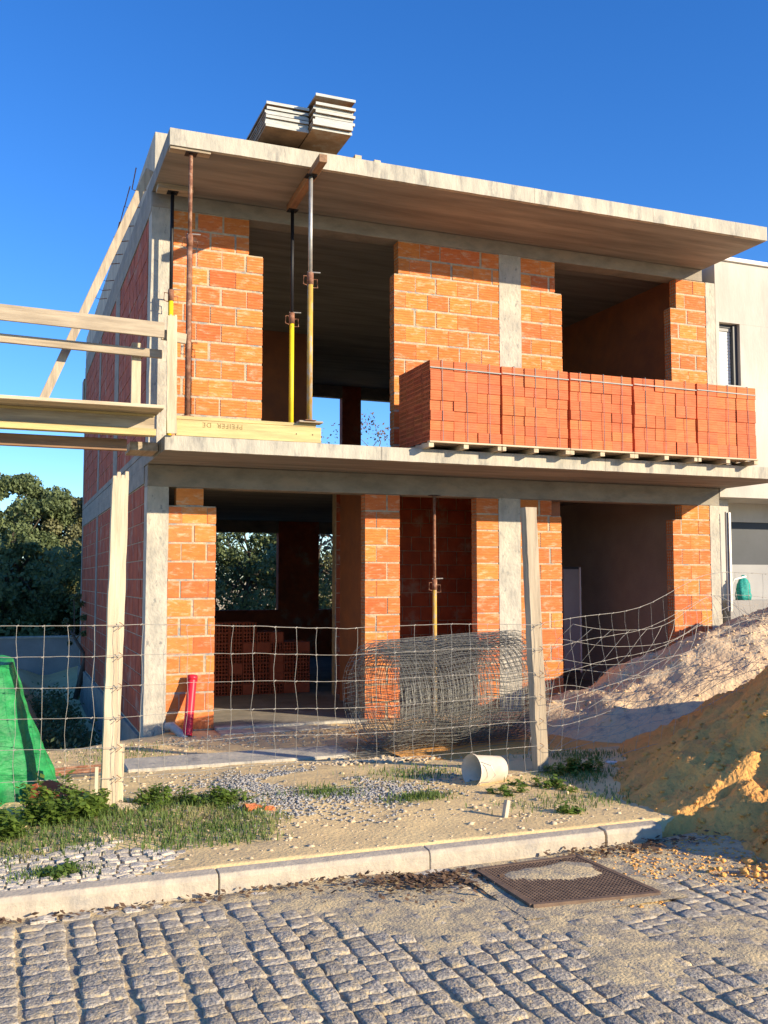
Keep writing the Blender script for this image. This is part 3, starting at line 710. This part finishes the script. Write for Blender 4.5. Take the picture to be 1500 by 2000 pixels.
MB().bar((-.27, -1.06, 3.455), (-.27, -1.06, 4.17), .095, .04, (0, 1, 0)).build('rear_upright', M['woodpale_z'], SC, bevel=.003)
MB().bar((-1.19, -1.0, 3.455), (-.11, -.62, 6.20), .085, .03, (0, 1, 0)).build('brace', M['wood_z'], SC, bevel=.003)

# ------------------------------------------------------------------ fence: posts, wires
FE = empty('wire_fence', (1, -4.24, .2), 'stock wire fence nailed to two rough timber posts, sagging at the right', 'fence')
rough_post('post', (-.775, -4.22, -.1), (-.735, -4.22, 2.44), .108, .085, M['woodpale_z'], FE, .05, label='pale left post with a splintered top')
MB().bar((-.70, -4.165, -.1), (-.695, -4.165, .62), .05, .05, (0, 1, 0)).build('post_splint', M['woodpale_z'], FE)
rough_post('post', (2.60, -4.20, -.1), (2.50, -4.20, 2.33), .10, .09, M['wood_z'], FE, .0, label='weathered square-topped right post leaning slightly left')
rw = random.Random(12)
def wpt(x, z):                                # fence surface: slack wire
    b = 4.3; y = -4.275+.012*math.sin(x*1.9)+.01*math.sin(x*5+z*3)
    top = 1.45-.04*sm(-1.5, .2, x)-.02*sm(.2, 1, x)+.45*sm(2.7, 5.2, x)
    zz = .22+(z/1.23)*(top-.22)*(1-.0*x)
    zz += .010*math.sin(x*3.1+z*2)+.006*noise.noise((x*6, z*4, 1))
    if x > 2.6: y += .45*sm(2.6, 5.5, x)+.06*math.sin(z*4+x); zz += .04*math.sin(x*4+z*2)
    if x > 2.6: zz += .3*sm(2.6, 5.5, x)*(1-z/1.23)
    return Vector((x, y, zz))
rows = [0, .205, .41, .615, .82, 1.025, 1.23]
for z in rows:
    MB().tube([wpt(-3.5+i*.0775, z) for i in range(int(9.5/.0775))], .0017 if z < 1.2 else .0022, 4).build('line_wire', M['wire'], FE)
x = -3.42; cols = []
while x < 5.9:
    j = [rw.uniform(-.012, .012) for _ in rows]; cols.append(x)
    pts = []
    for i in range(13):
        z = 1.23*i/12; k = z/.205; a = int(min(5, k)); off = j[a]*(1-(k-a))+j[a+1]*(k-a)+.006*math.sin(k*math.pi*1.0+x*9)
        pts.append(wpt(x+off+(.10*sm(2.7, 5, x)*math.sin(z*3)), z)+Vector((0, -.003, 0)))
    MB().tube(pts, .0015, 4).build('stay_wire', M['wire'], FE)
    x += .157+rw.uniform(-.004, .004)
kn = MB()
for x in cols:
    for z in rows:
        p = wpt(x, z); kn.tube([p+Vector((-.008, -.004, -.004)), p+Vector((.008, -.004, .004))], .004, 5)
kn.build('knots', M['wire'], FE, kind='stuff')
for px_, zs_ in ((-.72, rows), (2.55, rows)):  # staples / tie wires on the posts
    t = MB()
    for z in zs_[1:]:
        p = wpt(px_, z); t.tube([p+Vector((-.01, 0, .02)), p+Vector((.02, -.012, .0)), p+Vector((-.02, -.005, -.03))], .003, 4)
    t.build('tie_wire', M['rust'], FE)
# loose second sheet of mesh tangled behind the right half
TG = MB(); rt = random.Random(3)
def tpt(u, v):
    x = 2.62+3.3*u+.55*v+.10*math.sin(v*5+u*7); z = .30+.62*u+1.05*v*(1-.35*u)+.10*math.sin(u*9+v*3)+.0*v
    return Vector((x, -3.95+.55*u+.25*math.sin(u*5+v*4)+.2*v, z+.06*noise.noise((u*5, v*5, 3))))
for i in range(7): TG.tube([tpt(k/30, i/6) for k in range(31)], .0021, 4)
for i in range(20): TG.tube([tpt(i/19, k/12) for k in range(13)], .0019, 4)
def tpt2(u, v): return Vector((2.7+1.9*u+.9*v, -3.9+.3*u, .18+.5*u+.75*v-.35*u*v+.07*math.sin(u*8+v*5)))
for i in range(5): TG.tube([tpt2(k/20, i/4) for k in range(21)], .0019, 4)
for i in range(11): TG.tube([tpt2(i/10, k/8) for k in range(9)], .0017, 4)
TG.build('loose_mesh', M['wire'], kind='stuff', label='loose crumpled sheet of wire mesh tangled behind the right fence post', cat='wire mesh')

# ------------------------------------------------------------------ roll of wire mesh
RO = empty('mesh_roll', (2.7, -2.35, .08), 'large loose roll of grey welded wire mesh lying on the ground before the doorway', 'wire roll')
A0, A1 = Vector((1.80, -2.52, .64)), Vector((3.42, -2.22, .67)); ad = (A1-A0).normalized()
e1 = ad.cross(Vector((0, 0, 1))).normalized(); e2 = e1.cross(ad)
rq = random.Random(8); hoops = MB(); bars = MB()
def rp_(s, th, jit=0):
    rad = .565-.0235*(th/(2*math.pi)); rad *= 1+.05*(s-.5)+.02*noise.noise((s*4, th*.7, 2))
    c = A0.lerp(A1, s)
    return c+e1*rad*math.cos(th)*1.03+e2*rad*math.sin(th)*(.97)+ad*(.03*noise.noise((s*3, th, 7))+.05*math.sin(th*.5))
TURNS = 7; seg = 26
for i in range(22):
    s_ = i/21; hoops.tube([rp_(s_+rq.uniform(-.003, .003), 2*math.pi*k/seg) for k in range(TURNS*seg)], .0024, 3, caps=False)
th = 0
while th < TURNS*2*math.pi:
    bars.tube([rp_(k/7, th+.05*math.sin(k*2+th)) for k in range(8)], .0022, 3, caps=False); th += .115+rq.uniform(-.03, .03)
hoops.build('hoop_wires', M['rollwire'], RO, kind='stuff'); bars.build('cross_wires', M['rollwire'], RO, kind='stuff')
fl = MB()
for i in range(26):                            # flattened loose tail beneath the roll
    y0 = -2.95+i*.035; fl.tube([(1.5+k*.24+rq.uniform(-.01, .01), y0+.05*math.sin(k*1.1+i*.3)+k*.03, .11+.03*noise.noise((k, i*.4, 0))+.025*(i % 3)) for k in range(10)], .0022, 3, caps=False)
for i in range(30): fl.tube([(1.5+i*.075, -2.95+k*.12+i*.01, .12+.03*noise.noise((i*.4, k, 3))) for k in range(8)], .0022, 3, caps=False)
fl.build('loose_tail', M['rollwire'], RO, kind='stuff')

# ------------------------------------------------------------------ heaps
def heap(cx, cy, h, rx, ry, seed, rough, sharp=1.0, ridge=None):
    def f(x, y):
        if ridge:
            ax, ay, bx, by = ridge; t = min(1, max(0, ((x-ax)*(bx-ax)+(y-ay)*(by-ay))/((bx-ax)**2+(by-ay)**2)))
            q = math.hypot((x-ax-t*(bx-ax))/rx, (y-ay-t*(by-ay))/ry)
        else: q = math.hypot((x-cx)/rx, (y-cy)/ry)
        q += .07*fbm(x, y, 1.0, 3, seed)
        b = max(0, 1-q)
        z = h*(b**sharp)*(1-.15*math.exp(-q*q*9))
        z += rough*fbm(x, y, 2.6, 5, seed+1)*min(1, b*5)+rough*.5*abs(fbm(x, y, 8, 3, seed+2))*min(1, b*6)
        return z-.03*(1 if b <= 0 else 0)
    return f
hs = heap(4.95, -5.95, 1.52, 2.2, 2.2, 21, .17, 1.3, (4.68, -5.85, 5.7, -4.7))
def hs2(x, y):
    l_ = math.hypot(x-2.98, (y+6.78)*1.1); l2 = math.hypot(x-3.35, y+6.75)
    return hs(x, y)+max(0, .27*sm(.55, .05, l_+.12*fbm(x, y, 6, 3, 77)))+.05*abs(fbm(x, y, 13, 3, 78))*sm(1.3, .3, l_)+.035*fbm(x, y, 9, 4, 79)*(1 if hs(x, y) > .02 else 0)+(.12 if y < -5.9 else .20)-.02
obj('sand_heap', grid_mesh('sand_heap', np.arange(1.9, 8.2, .035), np.arange(-9, -1.4, .035), hs2, M['sand']), kind='stuff', label='big heap of yellow building sand spilling over the kerb at the right', cat='sand heap')
hr = heap(9.2, -1.9, 2.15, 5.6, 2.4, 31, .11, 1.05)
def hr2(x, y): return hr(x, y)+.12-.08*sm(-.3, .3, y)
obj('spoil_heap', grid_mesh('spoil_heap', np.arange(3.4, 14, .05), np.arange(-4.6, .0, .045), hr2, M['rubble']), kind='stuff', label='long pale heap of excavated earth and rubble sloping up to the right against the house', cat='spoil heap')

# ------------------------------------------------------------------ scattered stones
def rock_template(seed):
    r_ = random.Random(seed); V = [(1, 0, 0), (-1, 0, 0), (0, 1, 0), (0, -1, 0), (0, 0, .8), (0, 0, -.8), (.6, .6, .45), (-.6, .55, .4), (.55, -.6, .4), (-.6, -.6, .5)]
    V = [tuple(c*r_.uniform(.7, 1.15) for c in v) for v in V]
    F = [(0, 2, 6), (2, 4, 6), (4, 0, 6), (2, 1, 7), (1, 4, 7), (4, 2, 7), (0, 4, 8), (4, 3, 8), (3, 0, 8), (4, 1, 9), (1, 3, 9), (3, 4, 9), (0, 5, 2), (2, 5, 1), (1, 5, 3), (3, 5, 0)]
    return np.array(V), np.array(F)
RT = [rock_template(s) for s in range(6)]
def scatter(name, m, pts, label, cat, smooth=False):
    VV = []; FF = []; off = 0
    for (x, y, z, s) in pts:
        V, F = RT[random.randrange(6)]; a = random.random()*6.28; c, sn = math.cos(a), math.sin(a)
        P = V*s*np.array([random.uniform(.7, 1.2), random.uniform(.7, 1.2), random.uniform(.5, .9)])
        P = np.stack([P[:, 0]*c-P[:, 1]*sn+x, P[:, 0]*sn+P[:, 1]*c+y, P[:, 2]+z], 1)
        VV.append(P); FF.append(F+off); off += len(V)
    obj(name, npmesh(name, np.concatenate(VV), np.concatenate(FF), m, smooth), kind='stuff', label=label, cat=cat)
G = []
while len(G) < 3600:
    x = random.gauss(.75, .45); y = random.gauss(-3.9, .5)
    if -.6 < x < 2.0 and -5.3 < y < -2.9 and fbm(x, y, 1.5, 3, 41) > random.uniform(-.15, .25): G.append((x, y, gz(x, y)+.004, random.uniform(.006, .017)))
scatter('gravel', M['gravel'], G, 'patch of blue grey crushed gravel on the sandy ground in front of the house', 'gravel')
G = []
while len(G) < 3200:
    x = random.uniform(-2.5, 4.6); y = random.uniform(-5.85, -.4)
    if fbm(x, y, .9, 3, 44) > random.uniform(-.5, .5): G.append((x, y, gz(x, y), random.choice((.005, .008, .008, .012, .02))*random.uniform(.7, 1.4)))
for i in range(500):
    x = random.uniform(.2, 2.6); y = random.gauss(-.75, .25); G.append((x, y, gz(x, y), random.uniform(.008, .03)))
for i in range(380):
    x = random.gauss(.75, .35); y = random.gauss(-2.95, .12); G.append((x+.9, y, gz(x, y), random.uniform(.01, .032)))
scatter('pebbles', M['stones'], G, 'small pale stones and crumbs of rubble strewn over the bare ground', 'stones')
G = []
while len(G) < 1300:
    x = random.uniform(4.2, 9.5); y = random.uniform(-3.9, -.3); z = hr2(x, y)
    if z > .3 and fbm(x, y, 1.3, 3, 47) > random.uniform(-.3, .4): G.append((x, y, z, random.uniform(.006, .03)))
scatter('rubble', M['rubble'], G, 'loose lumps of earth and stone lying on the long pale heap', 'rubble')
G = []
for i in range(1500):
    a = random.uniform(2.3, 5.2); r_ = random.uniform(1.0, 2.75); x = 4.95+r_*math.cos(a); y = -5.95+r_*math.sin(a)
    G.append((x, y, hs2(x, y), random.choice((.008, .012, .02, .035))*random.uniform(.6, 1.3)))
for i in range(900):
    x = random.gauss(2.98, .28); y = random.gauss(-6.80, .17); G.append((x, y, max(.13, hs2(x, y))+.03*random.random(), random.choice((.008, .012, .02, .035))*random.uniform(.6, 1.3)))
for i in range(1500):
    x = random.uniform(1.4, 3.6); y = random.uniform(-7.0, -6.05); G.append((x, y, rs(x, y), random.uniform(.004, .016)))
scatter('sand_clods', M['sand'], G, 'crumbling clods of yellow sand at the foot of the big sand heap', 'sand')
# brown leaf litter and grit along the kerb
V = []; F = []
for i in range(1250):
    if random.random() < .55: x = random.gauss(.70, .2); y = -6.12-abs(random.gauss(0, .15))
    elif random.random() < .45: x = random.uniform(-1.6, .6); y = -6.03-abs(random.gauss(0, .05))
    else: x = random.gauss(2.0, .3); y = random.gauss(-6.12, .06)
    z = rs(x, y)+random.uniform(.008, .03); a = random.random()*6.28; s_ = random.uniform(.008, .024); n_ = len(V); t1 = Vector((math.cos(a), math.sin(a), random.uniform(-.5, .5)))*s_; t2 = Vector((-math.sin(a), math.cos(a), random.uniform(-.5, .5)))*s_*.6
    p = Vector((x, y, z)); V += [p-t1, p+t2, p+t1, p-t2]; F.append((n_, n_+1, n_+2, n_+3))
obj('leaf_litter', npmesh('leaf_litter', [tuple(v) for v in V], F, M['dryleaf']), kind='stuff', label='brown fallen leaves and grit gathered along the kerb', cat='leaves')

# ------------------------------------------------------------------ grass and weeds
def blades(name, n, fn, h, label, cat, m):
    V = []; F = []
    while n > 0:
        q = fn()
        if q is None: continue
        x, y, k = q; n -= 1; z = (gz(x, y) if y > -5.92 else rs(x, y)); a = random.random()*6.28; L = h*random.uniform(.4, 1.2)*k; w = random.uniform(.002, .0045); ln = random.uniform(.1, .7)*L
        d = Vector((math.cos(a), math.sin(a), 0)); sd = Vector((-math.sin(a), math.cos(a), 0))*w; p = Vector((x, y, z-.005)); b = len(V)
        V += [p-sd, p+sd, p+d*ln*.4+Vector((0, 0, L*.6))+sd*.8, p+d*ln*.4+Vector((0, 0, L*.6))-sd*.8, p+d*ln+Vector((0, 0, L*.95))+sd*.2, p+d*ln+Vector((0, 0, L*.95))-sd*.2]
        F += [(b, b+1, b+2, b+3), (b+3, b+2, b+4, b+5)]
    obj(name, npmesh(name, [tuple(v) for v in V], F, m), kind='stuff', label=label, cat=cat)
def f1():
    x = random.uniform(-2.4, .45); y = random.uniform(-5.45, -4.1)
    d = fbm(x, y, 1.3, 3, 51)+.35*sm(.4, -.3, x)-.4*abs(y+4.75)
    return (x, y, 1) if d > random.uniform(-.15, .35) else None
blades('grass', 9000, f1, .055, 'low rough grass, partly dry, around the foot of the left fence post', 'grass', M['grass'])
def f2():
    c = random.choice(((1.6, -3.9, .35, .3), (2.75, -4.5, .35, .25), (.75, -4.3, .2, .15), (2.3, -5.2, .5, .25), (1.3, -4.7, .2, .1), (-1.2, -5.62, .2, .08), (-.4, -1.3, .5, .6), (-1.8, -2.6, .6, .5), (3.3, -3.6, .4, .3)))
    return (random.gauss(c[0], c[2]*.6), random.gauss(c[1], c[3]*.6), .8)
blades('sparse_grass', 5200, f2, .06, 'sparse small tufts of grass dotted over the bare sandy ground', 'grass', M['grass'])
def weed(x, y, r_, h, n, label, seed, m='weed', leaf=.016):
    rr = random.Random(seed); z0 = gz(x, y) if y > -5.92 else rs(x, y)
    e = empty('leafy_weed', (x, y, z0), label, 'weed', 'leafy weeds along the fence'); V = []; F = []; st = MB()
    stems = []
    for i in range(max(6, n//60)):
        a = rr.random()*6.28; q = r_*math.sqrt(rr.random()); bx, by = x+q*math.cos(a), y+q*math.sin(a)*.7
        tip = Vector((bx+rr.uniform(-.5, .5)*h*.6, by+rr.uniform(-.5, .5)*h*.6, z0+h*rr.uniform(.5, 1.1)*(1-.5*(q/r_)**2))); stems.append((Vector((bx, by, z0-.01)), tip)); st.tube([stems[-1][0], stems[-1][1]], .0022, 4)
    for i in range(n):
        a_, b_ = rr.choice(stems); t = rr.uniform(.15, 1); p = a_.lerp(b_, t)+Vector((rr.gauss(0, .02), rr.gauss(0, .02), rr.gauss(0, .012)))
        a = rr.random()*6.28; s_ = leaf*rr.uniform(.6, 1.4); u = Vector((math.cos(a), math.sin(a), rr.uniform(-.3, .6)))*s_; v = Vector((-math.sin(a), math.cos(a), rr.uniform(-.4, .4)))*s_*.62; k = len(V)
        V += [p-u, p-u*.1+v, p+u, p-u*.1-v]; F.append((k, k+1, k+2, k+3))
    obj('foliage', npmesh('foliage', [tuple(v) for v in V], F, M[m]), e); st.build('stem', M['weed'], e, kind='stuff')
weed(-1.12, -4.45, .25, .28, 2300, 'bushy yellow green weed in front of the green tarpaulin', 1, leaf=.02)
weed(-1.55, -4.75, .22, .24, 1300, 'leafy weed at the left edge in front of the tarpaulin', 2, leaf=.02)
weed(-.93, -4.35, .14, .22, 800, 'small weed just left of the thin stake by the left post', 3)
weed(-.42, -4.30, .22, .16, 1300, 'broad leafy weed just right of the left fence post', 4)
weed(-.05, -4.35, .2, .12, 900, 'low leafy weed between the left post and the gravel', 5)
weed(2.05, -5.45, .09, .07, 260, 'tiny weed alone on the sand behind the kerb', 6)
weed(2.85, -4.35, .30, .14, 1300, 'dark low weed at the foot of the right fence post', 7)
weed(-1.1, -5.66, .16, .06, 420, 'flat weed growing between the pale paving stones', 8)
weed(2.2, -4.75, .35, .07, 900, 'sprawling low weed in the shade in front of the bucket', 9)

rr = np.random.default_rng(15); cs = np.stack([rr.uniform(-1.1, -.35, 60), rr.uniform(.9, 9.0, 60), rr.uniform(-.85, -.45, 60)], 1)
def leaf_cloud(cs, rad, n, size, rr):
    k = rr.integers(0, len(cs), n); P = cs[k]+rr.normal(size=(n, 3))*rad; u = rr.normal(size=(n, 3)); v = np.cross(u, rr.normal(size=(n, 3)))
    u *= (size/np.linalg.norm(u, axis=1))[:, None]; v *= (size*.6/np.linalg.norm(v, axis=1))[:, None]
    return np.stack([P-u, P+v, P+u, P-v], 1).reshape(-1, 3), np.arange(4*n).reshape(n, 4)
V, F = leaf_cloud(cs, .13, 9000, .035, rr); obj('ditch_plants', npmesh('ditch_plants', V, F, M['leaf']), kind='stuff', label='dark low plants growing in the ditch along the left side wall', cat='plants')
# ------------------------------------------------------------------ tarpaulin over bricks
TP = empty('covered_brick_pile', (-1.9, -3.2, .15), 'pile of orange bricks at the left under a draped green tarpaulin', 'brick pile')
for r_ in range(3):
    for c_ in range(3):
        o = bpy.data.objects.new('brick', bm_for('inner', .3, True)); o.location = (-2.42+c_*.32, -3.50, .17+r_*.152); link(o, TP)
o = bpy.data.objects.new('brick', bm_for('inner', .3, False)); o.location = (-1.28, -3.80, .17); o.rotation_euler = (0, R(14), R(-38)); link(o, TP)
s = MB(); nU, nV = 180, 44; cx, cy = -2.03, -3.2
for j in range(nV+1):
    t = j/nV
    for i in range(nU):
        a = 2*math.pi*i/nU; ca, sa = math.cos(a), math.sin(a); sq = (abs(ca)**5+abs(sa)**5)**(-1/5)
        if t < .2: rr_ = t/.2*.62; z = 1.14+.015*math.sin(a*3)
        else:
            q = (t-.2)/.8; fold = .055*math.sin(a*9+.8*math.sin(a*2))+.03*math.sin(a*17+1)
            rr_ = .62+.02*q+.24*q**1.1*(1+.1*math.cos(a-.0))+fold*q*1.3; z = 1.14-q*(.98+.05*math.sin(a*7)+.14*max(0, math.cos(a+1.2)))
            z += .12*max(0, math.sin(a*4+2))*q**3
        rr_ += .022*noise.noise((ca*5, sa*5, t*7))+.012*noise.noise((ca*16, sa*16, t*12))+.008*abs(noise.noise((ca*30, sa*30, t*5))); s.v.append((cx+rr_*sq*ca*1.02, cy+rr_*sq*sa*.78, z+.02*noise.noise((ca*4, sa*4, t*5))))
for j in range(nV):
    for i in range(nU): s.f.append((j*nU+i, (j+1)*nU+i, (j+1)*nU+(i+1) % nU, j*nU+(i+1) % nU))
s.build('tarpaulin', M['tarp'], smooth=True, label='green plastic tarpaulin draped in folds over the brick pile at the left edge', cat='tarpaulin')

# ------------------------------------------------------------------ small things on the ground
t = empty('red_pipe', (.46, -.2, .05), 'short red plastic pipe leaning against the left brick pier', 'pipe')
MB().tube([(.44, -.30, .03), (.53, -.065, .66)], .052, 16, caps=False).build('pipe', M['pink'], t, smooth=True); MB().tube([(.523, -.085, .61), (.53, -.065, .662)], .060, 16).build('socket', M['pink'], t, smooth=True)
MB().tube([(.24, -.12, .12), (.29, -.16, .13), (.35, -.22, .08), (.42, -.32, -.0)], .045, 12).build('grey_pipe', M['greypvc'], smooth=True, label='bent grey plastic pipe coming out of the ground by the corner column', cat='pipe')
t = empty('bucket', (2.0, -4.33, .2), 'dirty white plastic bucket lying on its side between the fence posts', 'bucket')
b0, b1 = Vector((1.86, -4.42, .305)), Vector((2.14, -4.36, .285)); s = MB(); s.tube([b0, b0.lerp(b1, .06), b0.lerp(b1, .061), b1.lerp(b0, .05), b1], [.122, .122, .114, .098, .09], 24, caps=False); s.build('body', M['bucket'], t, smooth=True)
MB().tube([b1, b1+(b1-b0)*.01], [.09, .083], 24).build('bottom', M['bucket'], t)
MB().tube([b0+Vector((.02, -.08, .08)), b0+Vector((.10, -.13, .05)), b0+Vector((.13, -.14, -.02)), b0+Vector((.08, -.13, -.07)), b0+Vector((.02, -.09, -.08))], .003, 5).build('handle', M['steel'], t)
MB().bar((1.60, -5.42, .19), (1.635, -5.40, .305), .028, .04, (0, 1, 0)).build('timber_stake', M['woodpale_z'], label='short pale wooden stake end sticking up from the sand behind the kerb', cat='stake', bevel=.003)
MB().bar((-.865, -4.32, .1), (-.862, -4.32, .50), .022, .018, (0, 1, 0)).build('timber_stake', M['woodpale_z'], label='thin pale upright lath just left of the left fence post', cat='stake')
def chunk(name, x, y, sx, sy, sz, m, rz, label, cat):
    me = stone_mesh(name, M[m], 4, .2, .6, int(abs(x)*100) % 77); o = obj(name, me); o.location = (x, y, gz(x, y)+sz*.45 if y > -5.92 else .14); o.scale = (sx, sy, sz); o.rotation_euler = (.2, .15, rz); tag(o, label, cat)
chunk('brick_fragment', .14, -4.60, .13, .08, .06, 'brick', .3, 'broken orange brick fragment between the grass and the gravel', 'brick')
chunk('brick_fragment', .24, -4.66, .07, .06, .04, 'brick', 1.0, 'smaller chip beside the broken orange brick', 'brick')
chunk('stone', -.86, -5.05, .09, .06, .05, 'stones', .4, 'pale stone in the grass below the left fence post', 'stone')
chunk('stone', -.62, -4.33, .22, .10, .06, 'stones', .1, 'flat pale rubble stone at the foot of the left post', 'stone')
chunk('paper_scrap', -1.12, -5.33, .09, .05, .02, 'white', .4, 'crumpled white scrap on the pale paving', 'litter')
chunk('paper_scrap', 3.35, -4.1, .16, .05, .02, 'white', .2, 'flattened pale plastic scrap beyond the right fence post', 'litter')
MB().box(-.45, 1.62, -2.50, -1.95, .0, .125).build('concrete_strip', M['concrete'], bevel=.01, label='pale low concrete strip on the ground between gravel and house', cat='concrete strip')
for i, (y, z) in enumerate(((-2.66, .17), (-2.60, .185), (-2.72, .165))):
    MB().tube([(-1.5, y-.15, z), (-.9, y, z+.01), (-.5, y+.05, z)], .011, 6).build('rusty_bar', M['rust'], label=('nearest','middle','farthest')[(2,0,1)[i]%3]+' of the three rusty bars lying left of the concrete strip', cat='bar', group='bundle of rusty bars')
MB().box(6.64, 6.98, 2.0, 2.04, .3, 1.95).build('door_leaf', M['frame'], label='dim grey door leaf with pale edge standing inside the right ground floor room', cat='door')
dl = bpy.data.objects['door_leaf']; MB().box(6.66, 6.945, 1.99, 1.999, .34, 1.91).build('panel', M['lightpanel'], dl); MB().box(6.95, 6.978, 1.985, 1.9985, .3, 1.94).build('edge_trim', M['white'], dl)

# ------------------------------------------------------------------ background wall and trees
bw = MB().box(-40, 30, 11.6, 11.8, -.6, .46).build('boundary_wall', M['blockwall']); tag(bw, 'long low grey block wall behind the house in front of the trees', 'wall')
cp = MB().box(-40, 30, 11.57, 11.83, .461, .50).build('coping', M['concrete'], bw)
def leaves(centers, radii, n, size, rr):
    """n leaf quads in clumps; centers (k,3), radii (k,)"""
    k = rr.integers(0, len(centers), n); d = rr.normal(size=(n, 3)); d /= np.linalg.norm(d, axis=1)[:, None]
    q = rr.random(n)**.45; P = centers[k]+d*(radii[k]*q)[:, None]*np.array([1, 1, .8])
    u = rr.normal(size=(n, 3)); u /= np.linalg.norm(u, axis=1)[:, None]; w = rr.normal(size=(n, 3)); v = np.cross(u, w); v /= np.linalg.norm(v, axis=1)[:, None]
    s = (size*rr.uniform(.6, 1.4, n))[:, None]; u = u*s; v = v*s*.6
    V = np.stack([P-u, P+v, P+u, P-v], 1).reshape(-1, 3); F = np.arange(4*n).reshape(n, 4); return V, F
def tree(x, y, z, h, cr, nleaf, label, seed, lm='leaf', dens=1, base=.25, leafs=.06, nclump=60, cat='tree', name='oak_tree', bare=False):
    rr = np.random.default_rng(seed); e = empty(name, (x, y, z), label, cat, 'trees behind the house' if not bare else None)
    tk = MB(); top = Vector((x+rr.uniform(-.3, .3), y, z+h*.6)); mid = Vector((x+rr.uniform(-.2, .2), y, z+h*.3))
    tk.tube([(x, y, z-.3), mid, top], [h*.035, h*.025, h*.012], 8); tk.build('trunk', M['bark'], e, smooth=True)
    cs = []; lb = MB()
    for i in range(nclump):
        a = rr.uniform(0, 6.28); t = rr.uniform(0, 1); q = math.sqrt(max(0, 1-(2*t-1)**2))*rr.uniform(.55, 1)
        c = Vector((x+cr*q*math.cos(a), y+cr*q*math.sin(a)*.9, z+h*base+(h*(1-base))*t*.97)); cs.append(c)
        if i % (2 if bare else 3) == 0:
            s0 = mid.lerp(top, rr.uniform(0, 1)); m_ = s0.lerp(c, .5)+Vector((0, 0, rr.uniform(-.2, .3))); lb.tube([s0, m_, c], [h*.011, h*.006, .012], 5)
            if bare:
                for kk in range(5): e2_ = c+Vector(rr.normal(size=3)*.45); lb.tube([m_.lerp(c, rr.uniform(.3, 1)), e2_], [.014, .006], 4)
    lb.build('limb', M['twig'] if bare else M['bark'], e)
    cs = np.array([list(c) for c in cs]); rad = rr.uniform(.28, .62, len(cs))*cr*.42*dens
    V, F = leaves(cs, rad, nleaf, leafs, rr); obj('crown', npmesh('crown', V, F, M[lm]), e)
TREES = [(-1.25, 20, 5.1, 2.1, 'round dense oak rising highest at the left edge'), (1.0, 20.5, 4.9, 1.8, 'dense oak crown just left of the house wall'),
         (-4.8, 20.5, 5.2, 2.4, 'broad oak beyond the left picture edge'), (3.2, 20, 4.8, 1.9, 'dark oak hidden behind the left of the house'),
         (5.6, 19, 4.8, 1.9, 'shaded oak seen through the left rear window of the ground floor'), (8.2, 20, 5.0, 1.9, 'sunlit oak seen through the ground floor room'),
         (11.5, 19.5, 5.0, 2.2, 'oak behind the right of the house'), (-8.5, 21, 5.2, 2.2, 'far left oak outside the picture'), (-.1, 24.5, 5.0, 2.4, 'farther oak filling the gap between the two left crowns')]
for i, (x, y, h, cr, lb) in enumerate(TREES):
    tree(x, y, -.3, h, cr, 44000 if abs(x-.5) < 3 else 15000, lb, 60+i, 'leaf' if i % 2 == 0 else 'leaf2', leafs=.055, nclump=75, base=.08)
tree(8.1, 15.5, -.3, 6.9, 1.9, 1500, 'sparse half bare tree with brown leaves seen through the upper rear windows', 90, 'dryleaf', bare=True, leafs=.04, nclump=60, dens=1.3, name='bare_tree', base=.25)
tree(-.15, 8.6, -.25, 1.7, .32, 700, 'slim young tree with thin stem beside the rear corner of the house', 91, 'leaf', leafs=.035, nclump=14, name='young_tree', cat='tree', base=.4)
rr = np.random.default_rng(5); cs = np.stack([rr.uniform(-12, 14, 420), rr.uniform(15.0, 26, 420), rr.uniform(-.2, 2.6, 420)], 1)
V, F = leaves(cs, rr.uniform(.4, .9, 420), 70000, .075, rr); obj('undergrowth', npmesh('undergrowth', V, F, M['leaf']), kind='stuff', label='dark tangled undergrowth beneath the trees behind the low wall', cat='shrubs')
print('objects', len(bpy.data.objects), 'tris', sum(len(o.data.polygons) for o in bpy.data.objects if o.type == 'MESH'))
